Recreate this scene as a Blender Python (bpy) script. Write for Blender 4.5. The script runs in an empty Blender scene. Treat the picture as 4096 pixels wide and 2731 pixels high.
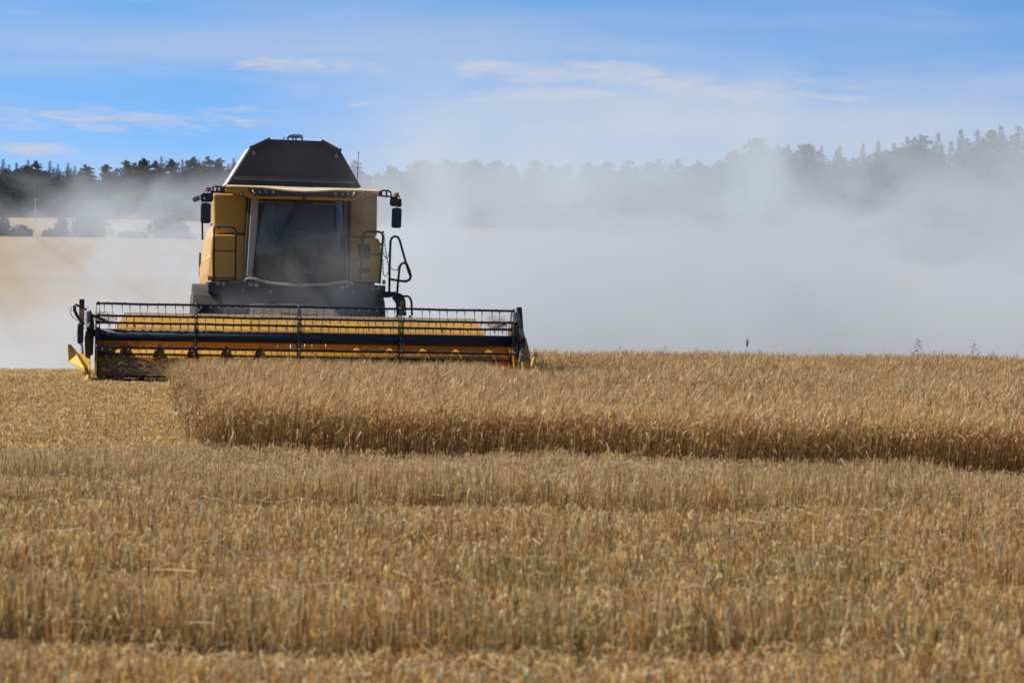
import bpy, bmesh, math, random
import numpy as np
from mathutils import Vector, Matrix

C = bpy.context.scene
COL = C.collection
R = math.radians
rng = np.random.default_rng(7)
random.seed(7)

# ------------------------------------------------------------------ camera, sky, sun, exposure
EYE = Vector((0.0, 0.0, 1.7))
FPX = 15275.0                     # focal length in pixels of the 4096 px wide photograph
cd = bpy.data.cameras.new('camera')
cam = bpy.data.objects.new('camera', cd)
COL.objects.link(cam)
cam.matrix_world = (Matrix.Translation(EYE) @ Matrix.Rotation(R(90 - 0.808), 4, 'X') @ Matrix.Rotation(R(1.1), 4, 'Z'))
cd.sensor_width = 36.0
cd.lens = 36.0 * FPX / 4096.0
cd.clip_start = 0.5
cd.clip_end = 9000
cd.dof.use_dof = True
cd.dof.focus_distance = 62.0
cd.dof.aperture_fstop = 6.0
C.camera = cam

SUN_AZ = -75.0                    # degrees from +Y (away from the camera), negative = to the left
SUN_EL = 46.0
w = bpy.data.worlds.new('World')
C.world = w
w.use_nodes = True
C.view_settings.view_transform = 'Standard'
C.view_settings.look = 'None'
C.view_settings.gamma = 1.0
C.view_settings.use_curve_mapping = False
C.view_settings.exposure = 0.62
C.cycles.use_denoising = True
C.cycles.max_bounces = 6
C.cycles.diffuse_bounces = 4
C.cycles.glossy_bounces = 2
C.cycles.transmission_bounces = 4
C.cycles.transparent_max_bounces = 12
C.cycles.volume_bounces = 1
C.cycles.volume_max_steps = 48
C.cycles.volume_step_rate = 1.0
C.cycles.caustics_reflective = False
C.cycles.caustics_refractive = False


class NG:
    """small helper to write node graphs"""
    def __init__(s, tree):
        s.t = tree
        s.n = tree.nodes
        s.n.clear()

    def node(s, typ, **kw):
        n = s.n.new(typ)
        for k, v in kw.items():
            setattr(n, k, v)
        return n

    def link(s, a, b):
        s.t.links.new(a, b)

    def put(s, sock, v):
        if isinstance(v, bpy.types.NodeSocket):
            s.t.links.new(v, sock)
        else:
            sock.default_value = v

    def m(s, op, a, b=None, c=None, clamp=False):
        n = s.n.new('ShaderNodeMath')
        n.operation = op
        n.use_clamp = clamp
        s.put(n.inputs[0], a)
        if b is not None:
            s.put(n.inputs[1], b)
        if c is not None:
            s.put(n.inputs[2], c)
        return n.outputs[0]

    def ss(s, v, lo, hi, a=0.0, b=1.0):
        n = s.n.new('ShaderNodeMapRange')
        n.interpolation_type = 'SMOOTHSTEP'
        s.put(n.inputs['Value'], v)
        s.put(n.inputs['From Min'], lo)
        s.put(n.inputs['From Max'], hi)
        n.inputs['To Min'].default_value = a
        n.inputs['To Max'].default_value = b
        return n.outputs[0]

    def lin(s, v, lo, hi, a=0.0, b=1.0):
        n = s.n.new('ShaderNodeMapRange')
        s.put(n.inputs['Value'], v)
        s.put(n.inputs['From Min'], lo)
        s.put(n.inputs['From Max'], hi)
        n.inputs['To Min'].default_value = a
        n.inputs['To Max'].default_value = b
        return n.outputs[0]

    def xyz(s, x, y, z):
        n = s.n.new('ShaderNodeCombineXYZ')
        s.put(n.inputs[0], x)
        s.put(n.inputs[1], y)
        s.put(n.inputs[2], z)
        return n.outputs[0]

    def noise(s, vec, scale=1.0, detail=2.0, rough=0.5, dist=0.0):
        n = s.n.new('ShaderNodeTexNoise')
        s.put(n.inputs['Vector'], vec)
        n.inputs['Scale'].default_value = scale
        n.inputs['Detail'].default_value = detail
        n.inputs['Roughness'].default_value = rough
        n.inputs['Distortion'].default_value = dist
        return n.outputs['Fac']

    def mix(s, f, a, b):
        n = s.n.new('ShaderNodeMix')
        n.data_type = 'RGBA'
        s.put(n.inputs[0], f)
        s.put(n.inputs[6], a)
        s.put(n.inputs[7], b)
        return n.outputs[2]

    def gauss(s, u, v, cu, cv, su, sv, slope=0.0):
        """soft elliptical patch around (cu, cv)"""
        du = s.m('SUBTRACT', u, cu)
        dv = s.m('SUBTRACT', s.m('SUBTRACT', v, cv), s.m('MULTIPLY', du, slope))
        a = s.m('POWER', s.m('DIVIDE', du, su), 2.0)
        b = s.m('POWER', s.m('DIVIDE', dv, sv), 2.0)
        return s.m('POWER', 2.718, s.m('MULTIPLY', s.m('ADD', a, b), -1.0))


# sky: Nishita, its horizon band read a little higher up (clear, polarised blue), with thin cirrus
g = NG(w.node_tree)
tc = g.node('ShaderNodeTexCoord')
sp = g.node('ShaderNodeSeparateXYZ')
g.link(tc.outputs['Generated'], sp.inputs[0])
sx, sy, sz = sp.outputs
zup = g.m('MAXIMUM', sz, 0.0)
zz = g.m('MINIMUM', g.m('MULTIPLY_ADD', zup, 6.0, 0.19), g.m('MULTIPLY_ADD', zup, 1.0, 0.62))
nv = g.node('ShaderNodeVectorMath', operation='NORMALIZE')
g.link(g.xyz(sx, sy, zz), nv.inputs[0])
sky = g.node('ShaderNodeTexSky', sky_type='NISHITA')
sky.sun_disc = False
sky.sun_elevation = R(SUN_EL)
sky.sun_rotation = R(SUN_AZ)
sky.air_density = 1.0
sky.dust_density = 0.35
sky.ozone_density = 1.6
g.link(nv.outputs[0], sky.inputs[0])
az = g.m('ARCTAN2', sx, sy)
el = g.m('ARCSINE', sz)
U = g.m('MULTIPLY', az, 15.275)           # hundreds... thousand-pixel units across, 0 = straight ahead
V = g.m('MULTIPLY', el, 15.275)
# ragged sheets
n1 = g.noise(g.xyz(g.m('MULTIPLY', U, 1.6), g.m('MULTIPLY', g.m('MULTIPLY_ADD', U, 0.02, V), 13.0), 0.3), 1.0, 6.0, 0.58, 0.5)
n2 = g.noise(g.xyz(g.m('MULTIPLY', U, 0.5), g.m('MULTIPLY', V, 4.5), 4.1), 1.0, 4.0, 0.5, 0.2)
n3 = g.noise(g.xyz(g.m('MULTIPLY', U, 5.0), g.m('MULTIPLY', V, 26.0), 9.1), 1.0, 5.0, 0.6, 0.8)
patches = None
for (cu, cv, su, sv, sl, amp) in (
        (-0.92, .872, .34, .030, -.02, 1.0), (-0.72, .868, .12, .022, -.04, .9),
        (.02, .868, .42, .036, -.04, 1.0), (.48, .848, .40, .045, -.10, 1.05), (.16, .772, .36, .026, .03, 1.0),
        (.80, .785, .55, .052, .02, .85), (1.45, .790, .50, .045, .05, .6), (-1.60, .640, .62, .036, .0, .85),
        (-1.08, .690, .16, .016, .0, .7), (-0.60, .714, .12, .014, .0, .6), (-1.95, .505, .22, .028, .0, .9),
        (.05, .690, .40, .016, .02, .6), (1.55, .735, .5, .022, .06, .45), (-.12, .768, .10, .014, 0, .6)):
    q_ = g.m('MULTIPLY', g.gauss(U, V, cu, cv, su * 1.2, sv * 1.45, sl), amp)
    patches = q_ if patches is None else g.m('MAXIMUM', patches, q_)
rag = g.m('ADD', g.m('MULTIPLY', n1, 0.45), g.m('MULTIPLY', n3, 0.55))
body = g.ss(g.m('ADD', rag, g.m('MULTIPLY', g.m('SUBTRACT', patches, 1.0), 0.30)), 0.25, 0.58)
body = g.m('MULTIPLY', body, 1.0, clamp=True)
veil = g.m('MULTIPLY', g.m('MULTIPLY', g.ss(n2, 0.36, 0.70), 0.52), g.ss(el, .078, .052, .35, 1.0))
veil2 = g.m('MULTIPLY', g.ss(n1, 0.45, 0.80), 0.26)
low = g.m('MULTIPLY', g.ss(el, 0.065, 0.022), 0.34)
cover = g.m('MAXIMUM', g.m('MULTIPLY', body, 0.84), g.m('ADD', g.m('MAXIMUM', veil, veil2), g.m('MULTIPLY', low, g.ss(U, -1.6, 0.6))), clamp=True)
SKY_S = 0.126
tint = g.mix(1.0, sky.outputs[0], (1, 1, 1, 1))
tn = tint.node
tn.blend_type = 'MULTIPLY'
tn.inputs[7].default_value = (0.69, 0.98, 1.11, 1)
skyc = g.mix(cover, tint, (3.15, 3.2, 3.6, 1))
bg = g.node('ShaderNodeBackground')
g.link(skyc, bg.inputs[0])
g.link(g.m('MULTIPLY', g.ss(el, .10, .60, 1.0, .50), SKY_S), bg.inputs[1])
wo = g.node('ShaderNodeOutputWorld')
g.link(bg.outputs[0], wo.inputs[0])

sl_ = bpy.data.lights.new('sun', 'SUN')
sl_.energy = 3.7
sl_.angle = R(0.5)
sl_.color = (1.0, 0.93, 0.82)
sun = bpy.data.objects.new('sun', sl_)
COL.objects.link(sun)
sd = Vector((math.sin(R(SUN_AZ)) * math.cos(R(SUN_EL)), math.cos(R(SUN_AZ)) * math.cos(R(SUN_EL)), math.sin(R(SUN_EL))))
sun.rotation_euler = sd.to_track_quat('Z', 'Y').to_euler()
sun.location = sd * 200


# ------------------------------------------------------------------ measuring helpers
CAMR = cam.matrix_world.to_3x3()


def ray(px, py):
    return CAMR @ Vector(((px - 2048.0) / FPX, -(py - 1365.5) / FPX, -1.0))


def at(px, py, Y):
    """the point on the world plane y = Y that the photograph shows at (px, py)"""
    d = ray(px, py)
    return EYE + d * ((Y - EYE.y) / d.y)


YAW = R(6.2)
ORG = Vector(((1235 - 2048) / FPX * 65.0, 65.0, 0.0))
HX = Vector((math.cos(YAW), math.sin(YAW), 0))
HY = Vector((-math.sin(YAW), math.cos(YAW), 0))


def q(px, py, Y):
    """the same on a plane of the combine's own frame (x across, y backwards, z up)"""
    d = ray(px, py)
    t = (Y - (EYE - ORG).dot(HY)) / d.dot(HY)
    p = EYE + d * t - ORG
    return Vector((p.dot(HX), Y, p.z))


# ------------------------------------------------------------------ ground profile
GY = np.array([-60, 0, 66, 70, 75, 80, 90, 100, 115, 130, 160, 200, 260, 330, 450, 597, 602, 612, 650, 800, 1000, 1060, 1200, 2000, 8000], float)
GZ = np.array([0, 0, 0, -.027, -.135, -.33, -.96, -1.93, -3.4, -4.6, -6.0, -6.2, -4.8, -1.9, 3.0, 8.42, 8.45, 7.9, 8.5, 12.6, 17.3, 19.5, 22, 26, 30], float)


def gz(x, y):
    x = np.asarray(x, float)
    y = np.asarray(y, float)
    base = np.interp(y, GY, GZ)
    near = np.clip((150 - y) / 80, 0, 1)
    und = 0.028 * np.sin(x * .55 + y * .23) + 0.020 * np.sin(x * 1.3 - y * .41 + 1.0)
    far = np.clip((y - 250) / 200, 0, 1) * (0.25 * np.sin(x * .03 + y * .011) + 0.12 * np.sin(x * .11 + 2))
    return base + near * und * np.clip((y - 8) / 10, 0, 1) + far


# ------------------------------------------------------------------ object helpers
def tag(o, label=None, cat=None, group=None, kind=None):
    if label:
        o['label'] = label
    if cat:
        o['category'] = cat
    if group:
        o['group'] = group
    if kind:
        o['kind'] = kind
    return o


def empty(name, loc, rz=0.0):
    o = bpy.data.objects.new(name, None)
    o.empty_display_size = 0.3
    o.location = loc
    o.rotation_euler = (0, 0, rz)
    COL.objects.link(o)
    return o


class MB:
    """collects shapes into one mesh"""
    def __init__(s):
        s.v, s.f, s.m, s.s = [], [], [], []

    def add(s, verts, faces, mat=0, smooth=False):
        o = len(s.v)
        s.v += [tuple(p) for p in verts]
        for f in faces:
            s.f.append([i + o for i in f])
            s.m.append(mat)
            s.s.append(smooth)
        return s

    def box(s, x0, x1, y0, y1, z0, z1, mat=0):
        v = [(x, y, z) for z in (z0, z1) for y in (y0, y1) for x in (x0, x1)]
        return s.add(v, [(0, 2, 3, 1), (4, 5, 7, 6), (0, 1, 5, 4), (2, 6, 7, 3), (0, 4, 6, 2), (1, 3, 7, 5)], mat)

    def beam(s, a, b, wx, wz, mat=0):
        """rectangular bar from a to b"""
        a, b = Vector(a), Vector(b)
        d = (b - a).normalized()
        up = Vector((0, 0, 1)) if abs(d.z) < .9 else Vector((0, 1, 0))
        sx_ = d.cross(up).normalized() * wx / 2
        sz_ = sx_.cross(d).normalized() * wz / 2
        v = [p + i * sx_ + j * sz_ for p in (a, b) for j in (-1, 1) for i in (-1, 1)]
        return s.add(v, [(0, 2, 3, 1), (4, 5, 7, 6), (0, 1, 5, 4), (2, 6, 7, 3), (0, 4, 6, 2), (1, 3, 7, 5)], mat)

    def prism(s, front, depth, mat=0):
        """front: list of points; depth: offset vector or number (backwards)"""
        d = Vector((0, depth, 0)) if not isinstance(depth, Vector) else depth
        fr = [Vector(p) for p in front]
        n = len(fr)
        v = fr + [p + d for p in fr]
        fs = [list(range(n)), list(range(2 * n - 1, n - 1, -1))]
        fs += [[i, i + n, (i + 1) % n + n, (i + 1) % n] for i in range(n)]
        return s.add(v, fs, mat)

    def px(s, pts, Y, depth, mat=0):
        return s.prism([q(a, b, Y) for a, b in pts], depth, mat)

    def tube(s, path, r, n=8, mat=0, caps=True, r2=None):
        P = [Vector(p) for p in path]
        k = len(P)
        vs = []
        prev = None
        for i, p in enumerate(P):
            d = (P[min(i + 1, k - 1)] - P[max(i - 1, 0)])
            d = d.normalized() if d.length > 1e-9 else Vector((0, 0, 1))
            if prev is None:
                a = d.cross(Vector((0, 0, 1)) if abs(d.z) < .9 else Vector((0, 1, 0))).normalized()
            else:
                a = (prev - d * prev.dot(d)).normalized()
            prev = a
            b = d.cross(a)
            rr = r if r2 is None else r + (r2 - r) * i / (k - 1)
            for j in range(n):
                t = 2 * math.pi * j / n
                vs.append(p + (a * math.cos(t) + b * math.sin(t)) * rr)
        fs = [(i * n + j, i * n + (j + 1) % n, (i + 1) * n + (j + 1) % n, (i + 1) * n + j) for i in range(k - 1) for j in range(n)]
        s.add(vs, fs, mat, True)
        if caps:
            o = len(s.v) - k * n
            s.f += [[o + j for j in range(n)][::-1], [o + (k - 1) * n + j for j in range(n)]]
            s.m += [mat, mat]
            s.s += [False, False]
        return s

    def disc(s, c, axis, r, t, n=24, mat=0):
        c = Vector(c)
        ax = Vector(axis).normalized()
        return s.tube([c - ax * t / 2, c + ax * t / 2], r, n, mat)

    def lathe(s, c, axis, prof, n=32, mat=0):
        """prof: list of (radius, offset along axis)"""
        c = Vector(c)
        ax = Vector(axis).normalized()
        a = ax.cross(Vector((0, 0, 1)) if abs(ax.z) < .9 else Vector((0, 1, 0))).normalized()
        b = ax.cross(a)
        vs = []
        for (r, h) in prof:
            for j in range(n):
                t = 2 * math.pi * j / n
                vs.append(c + ax * h + (a * math.cos(t) + b * math.sin(t)) * r)
        fs = [(i * n + j, i * n + (j + 1) % n, (i + 1) * n + (j + 1) % n, (i + 1) * n + j) for i in range(len(prof) - 1) for j in range(n)]
        return s.add(vs, fs, mat, True)

    def ball(s, c, r, mat=0, n=10):
        prof = [(max(1e-4, math.sin(math.pi * i / n)) * r, -math.cos(math.pi * i / n) * r) for i in range(n + 1)]
        return s.lathe(c, (0, 0, 1), prof, 14, mat)

    def rrect(s, cx, cz, wx, wz, y0, depth, rad, mat=0, rot=0.0):
        """rounded rectangle slab facing the front"""
        pts = []
        for (sx_, sz_, a0) in ((1, 1, 0), (-1, 1, 90), (-1, -1, 180), (1, -1, 270)):
            for k in range(5):
                a = R(a0 + k * 22.5)
                pts.append((sx_ * (wx / 2 - rad) + math.cos(a) * rad, sz_ * (wz / 2 - rad) + math.sin(a) * rad))
        c_, s_ = math.cos(rot), math.sin(rot)
        return s.prism([(cx + x * c_ - z * s_, y0, cz + x * s_ + z * c_) for x, z in pts], depth, mat)

    def build(s, name, mats, parent=None, bevel=0.0, seg=2):
        me = bpy.data.meshes.new(name)
        me.from_pydata(s.v, [], s.f)
        for m_ in (mats if isinstance(mats, (list, tuple)) else [mats]):
            me.materials.append(m_)
        me.polygons.foreach_set('material_index', s.m)
        me.polygons.foreach_set('use_smooth', s.s)
        bm = bmesh.new()
        bm.from_mesh(me)
        bmesh.ops.recalc_face_normals(bm, faces=bm.faces)
        bm.to_mesh(me)
        bm.free()
        me.update()
        o = bpy.data.objects.new(name, me)
        COL.objects.link(o)
        if parent is not None:
            o.parent = parent
        if bevel > 0:
            b = o.modifiers.new('bevel', 'BEVEL')
            b.width = bevel
            b.segments = seg
            b.limit_method = 'ANGLE'
            b.angle_limit = R(40)
            b.harden_normals = False
        return o


# ------------------------------------------------------------------ materials
def new_mat(name):
    m = bpy.data.materials.new(name)
    m.use_nodes = True
    return m, NG(m.node_tree)


def finish(gr, col, rough=0.5, metal=0.0, spec=0.5, bump=None, coat=0.0):
    b = gr.node('ShaderNodeBsdfPrincipled')
    gr.put(b.inputs['Base Color'], col)
    gr.put(b.inputs['Roughness'], rough)
    gr.put(b.inputs['Metallic'], metal)
    b.inputs['Specular IOR Level'].default_value = spec
    b.inputs['Coat Weight'].default_value = coat
    if bump is not None:
        bn = gr.node('ShaderNodeBump')
        bn.inputs['Strength'].default_value = bump[1]
        bn.inputs['Distance'].default_value = bump[2]
        gr.link(bump[0], bn.inputs['Height'])
        gr.link(bn.outputs[0], b.inputs['Normal'])
    o = gr.node('ShaderNodeOutputMaterial')
    gr.link(b.outputs[0], o.inputs['Surface'])
    return b


def dusty(name, col, rough=0.45, dust=0.35, dustcol=(.40, .33, .24), metal=0.0, scale=2.2, up=0.5, coat=0.0, spec=.5):
    """painted metal under field dust: patchy film, thicker on faces that look up"""
    m, gr = new_mat(name)
    tcn = gr.node('ShaderNodeTexCoord')
    geo = gr.node('ShaderNodeNewGeometry')
    sn = gr.node('ShaderNodeSeparateXYZ')
    gr.link(geo.outputs['Normal'], sn.inputs[0])
    n = gr.noise(tcn.outputs['Object'], scale, 6.0, 0.6, 0.4)
    nf = gr.noise(tcn.outputs['Object'], scale * 16, 3.0, 0.6)
    f = gr.ss(gr.m('MULTIPLY_ADD', nf, 0.25, gr.m('MULTIPLY', n, 0.85)), 0.30, 0.80)
    f = gr.m('MULTIPLY', f, dust * 1.4)
    f = gr.m('ADD', f, gr.m('MULTIPLY', gr.m('MAXIMUM', sn.outputs[2], 0.0), up), clamp=True)
    c = gr.mix(f, (*col, 1), (*dustcol, 1))
    r = gr.lin(f, 0, 1, rough, 0.9)
    finish(gr, c, r, metal, coat=coat, spec=spec)
    return m


M = {}
YEL = (0.68, 0.31, 0.006)
M['yellow'] = dusty('yellow_paint', YEL, .45, .30, (.56, .37, .13), up=.08, scale=1.5)
M['yellow_clean'] = dusty('yellow_paint_clean', (0.70, 0.38, 0.010), .55, .10, (.46, .34, .17), up=.1)
M['yellow_dusty'] = dusty('yellow_paint_dusty', YEL, .5, .66, (.60, .48, .31), up=.4)
M['shaded_yellow'] = dusty('shaded_yellow_paint', (.62, .26, .012), .5, .16, (.40, .26, .10), up=.2, spec=.2)  # yellow paint with shade and warm bounce light put into its colour
M['cream'] = dusty('cream_trim', (.50, .45, .34), .5, .3, (.46, .40, .30))
M['white'] = dusty('pale_tank_sheet', (.62, .62, .58), .5, .25, (.50, .46, .38))
M['black'] = dusty('black_paint', (.012, .013, .016), .38, .05, (.16, .14, .11), up=.10)
M['blue_black'] = dusty('blue_black_tube_paint', (.010, .014, .026), .55, .03, (.14, .13, .12), up=.03)
M['tank_black'] = dusty('black_tank_panel', (.016, .017, .018), .55, .10, (.14, .13, .12), up=.08, scale=1.1)
M['dark_dusty'] = dusty('dusty_dark_plastic', (.016, .017, .019), .55, .13, (.20, .18, .15), up=.22)
M['grey'] = dusty('grey_dusty_plastic', (.13, .13, .13), .6, .45, (.36, .33, .28), up=.3)
M['rubber'] = dusty('tyre_rubber', (.022, .022, .022), .8, .45, (.20, .17, .13), up=.3)
M['steel'] = dusty('bright_steel', (.55, .56, .58), .3, .10, (.4, .36, .3), metal=.9)
M['teal'] = dusty('teal_seat_cloth', (.04, .20, .24), .9, .1, (.2, .2, .2), up=.05)
M['red'] = dusty('red_beacon_lens', (.55, .05, .02), .3, .2, (.5, .35, .28), up=.2)
M['amber'] = dusty('amber_lens', (.55, .18, .02), .35, .3, (.5, .35, .25), up=.2)
M['lens'] = dusty('lamp_lens', (.62, .62, .58), .15, .2, (.5, .46, .38), up=.1)
M['bowl'] = dusty('dark_lamp_bowl', (.02, .02, .02), .3, .1, (.2, .18, .15))
M['sign_white'] = dusty('sticker_white', (.75, .75, .72), .5, .1)
M['sign_red'] = dusty('sticker_red', (.5, .03, .02), .5, .1)
M['sign_yellow'] = dusty('sticker_yellow', (.65, .38, .02), .5, .2)
M['interior'] = dusty('dark_cab_lining', (.018, .018, .018), .8, .05)

m_, gr = new_mat('tinted_glass')
tr = gr.node('ShaderNodeBsdfTransparent')
tr.inputs[0].default_value = (.62, .66, .66, 1)
gl = gr.node('ShaderNodeBsdfGlossy')
gl.inputs['Roughness'].default_value = .06
gl.inputs[0].default_value = (.8, .85, .9, 1)
tcn = gr.node('ShaderNodeTexCoord')
df = gr.node('ShaderNodeBsdfDiffuse')
df.inputs[0].default_value = (.30, .27, .22, 1)
fr = gr.node('ShaderNodeFresnel')
fr.inputs[0].default_value = 1.34
mx1 = gr.node('ShaderNodeMixShader')
gr.link(gr.ss(gr.noise(tcn.outputs['Object'], 1.6, 6, .6, .6), .40, .80, .10, .34), mx1.inputs[0])
gr.link(tr.outputs[0], mx1.inputs[1])
gr.link(df.outputs[0], mx1.inputs[2])
mx2 = gr.node('ShaderNodeMixShader')
gr.link(fr.outputs[0], mx2.inputs[0])
gr.link(mx1.outputs[0], mx2.inputs[1])
gr.link(gl.outputs[0], mx2.inputs[2])
go = gr.node('ShaderNodeOutputMaterial')
gr.link(mx2.outputs[0], go.inputs['Surface'])
M['glass'] = m_


def plant_mat(name, trans=0.3, rough=0.7, gain=1.0):
    """thin plant matter: its colour comes from the strand's own tint"""
    m, gr = new_mat(name)
    at_ = gr.node('ShaderNodeAttribute')
    at_.attribute_name = 'tint'
    col = at_.outputs['Color']
    d = gr.node('ShaderNodeBsdfPrincipled')
    gr.link(col, d.inputs['Base Color'])
    d.inputs['Roughness'].default_value = rough
    d.inputs['Specular IOR Level'].default_value = .25
    t = gr.node('ShaderNodeBsdfTranslucent')
    gr.link(col, t.inputs[0])
    mx = gr.node('ShaderNodeMixShader')
    mx.inputs[0].default_value = trans
    gr.link(d.outputs[0], mx.inputs[1])
    gr.link(t.outputs[0], mx.inputs[2])
    o = gr.node('ShaderNodeOutputMaterial')
    gr.link(mx.outputs[0], o.inputs['Surface'])
    return m


M['straw'] = plant_mat('ripe_straw', .19)
M['stubble'] = plant_mat('cut_straw', .36)
M['needles'] = plant_mat('tree_foliage', .15)
M['bark'] = dusty('pine_bark', (.10, .065, .045), .9, .2, (.16, .13, .11), scale=1.0)

m_, gr = new_mat('field_ground')
tcn = gr.node('ShaderNodeTexCoord')
sp = gr.node('ShaderNodeSeparateXYZ')
gr.link(tcn.outputs['Object'], sp.inputs[0])
X, Y, Z = sp.outputs
n1 = gr.noise(tcn.outputs['Object'], 9.0, 6, .65)
n2 = gr.noise(gr.xyz(gr.m('MULTIPLY', X, .05), gr.m('MULTIPLY', Y, .02), 0.0), 1.0, 5, .6)
n3 = gr.noise(tcn.outputs['Object'], .6, 4, .6)
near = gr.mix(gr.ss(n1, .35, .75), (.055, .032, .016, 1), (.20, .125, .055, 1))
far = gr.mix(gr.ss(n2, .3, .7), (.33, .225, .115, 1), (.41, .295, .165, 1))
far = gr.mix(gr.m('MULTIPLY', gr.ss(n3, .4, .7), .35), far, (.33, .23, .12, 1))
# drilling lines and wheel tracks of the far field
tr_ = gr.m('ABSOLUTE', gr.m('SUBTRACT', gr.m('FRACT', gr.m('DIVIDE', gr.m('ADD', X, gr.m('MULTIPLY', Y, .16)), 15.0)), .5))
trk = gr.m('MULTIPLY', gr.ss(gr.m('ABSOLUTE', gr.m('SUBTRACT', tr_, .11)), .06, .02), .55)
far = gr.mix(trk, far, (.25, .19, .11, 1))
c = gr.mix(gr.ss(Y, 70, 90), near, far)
# shade under the standing crop, painted into the ground colour
crop_shade = gr.m('MULTIPLY', gr.m('MULTIPLY', gr.ss(Y, 34.8, 36.2), gr.ss(Y, 72, 68)), gr.ss(gr.m('ADD', X, gr.m('MULTIPLY', gr.m('SUBTRACT', Y, 37.0), .098)), -3.1, -2.6))
c = gr.mix(crop_shade, c, (.045, .028, .016, 1))
wood = gr.m('ADD', gr.ss(Y, 985, 1000), gr.m('MULTIPLY', gr.ss(X, 8.0, 20.0), gr.ss(gr.m('ADD', Y, gr.m('MULTIPLY', X, 8.0)), 1000, 1060)), clamp=True)
c = gr.mix(wood, c, (.035, .040, .022, 1))
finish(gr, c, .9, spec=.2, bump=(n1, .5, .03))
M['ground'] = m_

# ------------------------------------------------------------------ ground: one sheet to the horizon
ys = np.concatenate([np.arange(-30, 12, 6.), np.arange(12, 82, 1.0), np.arange(82, 200, 6), np.arange(200, 590, 20), np.array([590, 594, 597, 599, 600.5, 602, 604, 607, 612, 620, 635, 650]), np.arange(680, 1100, 30), np.array([1200, 1500, 2200, 4000, 8000.])])
xs = np.concatenate([np.array([-6000, -2500, -1000, -500, -300]), np.arange(-200, -24, 16.), np.arange(-24, 25, 1.0), np.arange(40, 216, 16.), np.array([300, 500, 1000, 2500, 6000])])
gx, gy = np.meshgrid(xs, ys)
gv = np.stack([gx, gy, gz(gx, gy)], -1).reshape(-1, 3)
nx, ny = len(xs), len(ys)
gf = [(j * nx + i, j * nx + i + 1, (j + 1) * nx + i + 1, (j + 1) * nx + i) for j in range(ny - 1) for i in range(nx - 1)]
me = bpy.data.meshes.new('ground')
me.from_pydata(gv.tolist(), [], gf)
me.materials.append(M['ground'])
me.polygons.foreach_set('use_smooth', [True] * len(gf))
ground = bpy.data.objects.new('ground', me)
COL.objects.link(ground)
tag(ground, kind='structure')


# ------------------------------------------------------------------ strands (crop, stubble, foliage): big meshes from arrays
class Strands:
    def __init__(s):
        s.V, s.Cc, s.Q, s.T, s.n = [], [], [], [], 0

    def ribbon(s, P, W, side, col):
        """P: (N,k,3) centre lines, W: (N,k) or (k,) widths, side: (N,3) width direction, col: (N,3) or (N,k,3)"""
        N, k, _ = P.shape
        W = np.broadcast_to(W, (N, k))
        off = side[:, None, :] * (W[:, :, None] * .5)
        v = np.stack([P - off, P + off], 2).reshape(N, k * 2, 3)
        c = col if col.ndim == 3 else np.repeat(col[:, None, :], k, 1)
        c = np.repeat(c, 2, 1)
        b = s.n + np.arange(N)[:, None, None] * (2 * k) + np.arange(k - 1)[None, :, None] * 2
        s.Q.append((b + np.array([0, 1, 3, 2])).reshape(-1, 4))
        s.V.append(v.reshape(-1, 3))
        s.Cc.append(c.reshape(-1, 3))
        s.n += N * 2 * k

    def tris(s, A, B, D, col):
        N = len(A)
        s.V.append(np.stack([A, B, D], 1).reshape(-1, 3))
        s.Cc.append(np.repeat(col, 3, 0))
        s.T.append((s.n + np.arange(N * 3)).reshape(-1, 3))
        s.n += 3 * N

    def quads(s, ctr, a, b, col):
        """ctr (N,3) with half axes a, b (N,3)"""
        N = len(ctr)
        s.V.append(np.stack([ctr - a - b, ctr + a - b, ctr + a + b, ctr - a + b], 1).reshape(-1, 3))
        s.Cc.append(np.repeat(col, 4, 0))
        s.Q.append((s.n + np.arange(N * 4)).reshape(-1, 4))
        s.n += 4 * N

    def mesh(s, name, mat):
        V = np.concatenate(s.V).astype(np.float32)
        Cc = np.concatenate(s.Cc).astype(np.float32)
        Qs = np.concatenate(s.Q) if s.Q else np.zeros((0, 4), int)
        Ts = np.concatenate(s.T) if s.T else np.zeros((0, 3), int)
        me = bpy.data.meshes.new(name)
        me.vertices.add(len(V))
        me.vertices.foreach_set('co', V.ravel())
        nl = Qs.size + Ts.size
        me.loops.add(nl)
        me.loops.foreach_set('vertex_index', np.concatenate([Qs.ravel(), Ts.ravel()]).astype(np.int32))
        npoly = len(Qs) + len(Ts)
        me.polygons.add(npoly)
        st = np.concatenate([np.arange(len(Qs)) * 4, Qs.size + np.arange(len(Ts)) * 3]).astype(np.int32)
        me.polygons.foreach_set('loop_start', st)
        a = me.attributes.new('tint', 'FLOAT_COLOR', 'POINT')
        a.data.foreach_set('color', np.concatenate([Cc, np.ones((len(Cc), 1), np.float32)], 1).ravel())
        me.materials.append(mat)
        me.update(calc_edges=True)
        return me

    def build(s, name, mat, parent=None):
        o = bpy.data.objects.new(name, s.mesh(name, mat))
        COL.objects.link(o)
        if parent is not None:
            o.parent = parent
        return o


PG = 1.18


def palette(N, cols, wts=None, jit=.14):
    cols = np.array(cols)
    i = rng.choice(len(cols), N, p=wts)
    c = cols[i] * PG * (1 + rng.normal(0, jit, (N, 1)))
    return np.clip(c, 0.005, .9)


def hdir(N):
    a = rng.uniform(0, 2 * np.pi, N)
    return np.stack([np.cos(a), np.sin(a), np.zeros(N)], 1)


HALF = 2048 / FPX


def edge_x(y):
    return -3.0 - .098 * (y - 37) + .10 * np.sin(y * 1.7) + .07 * np.sin(y * 4.1 + 1)


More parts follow.
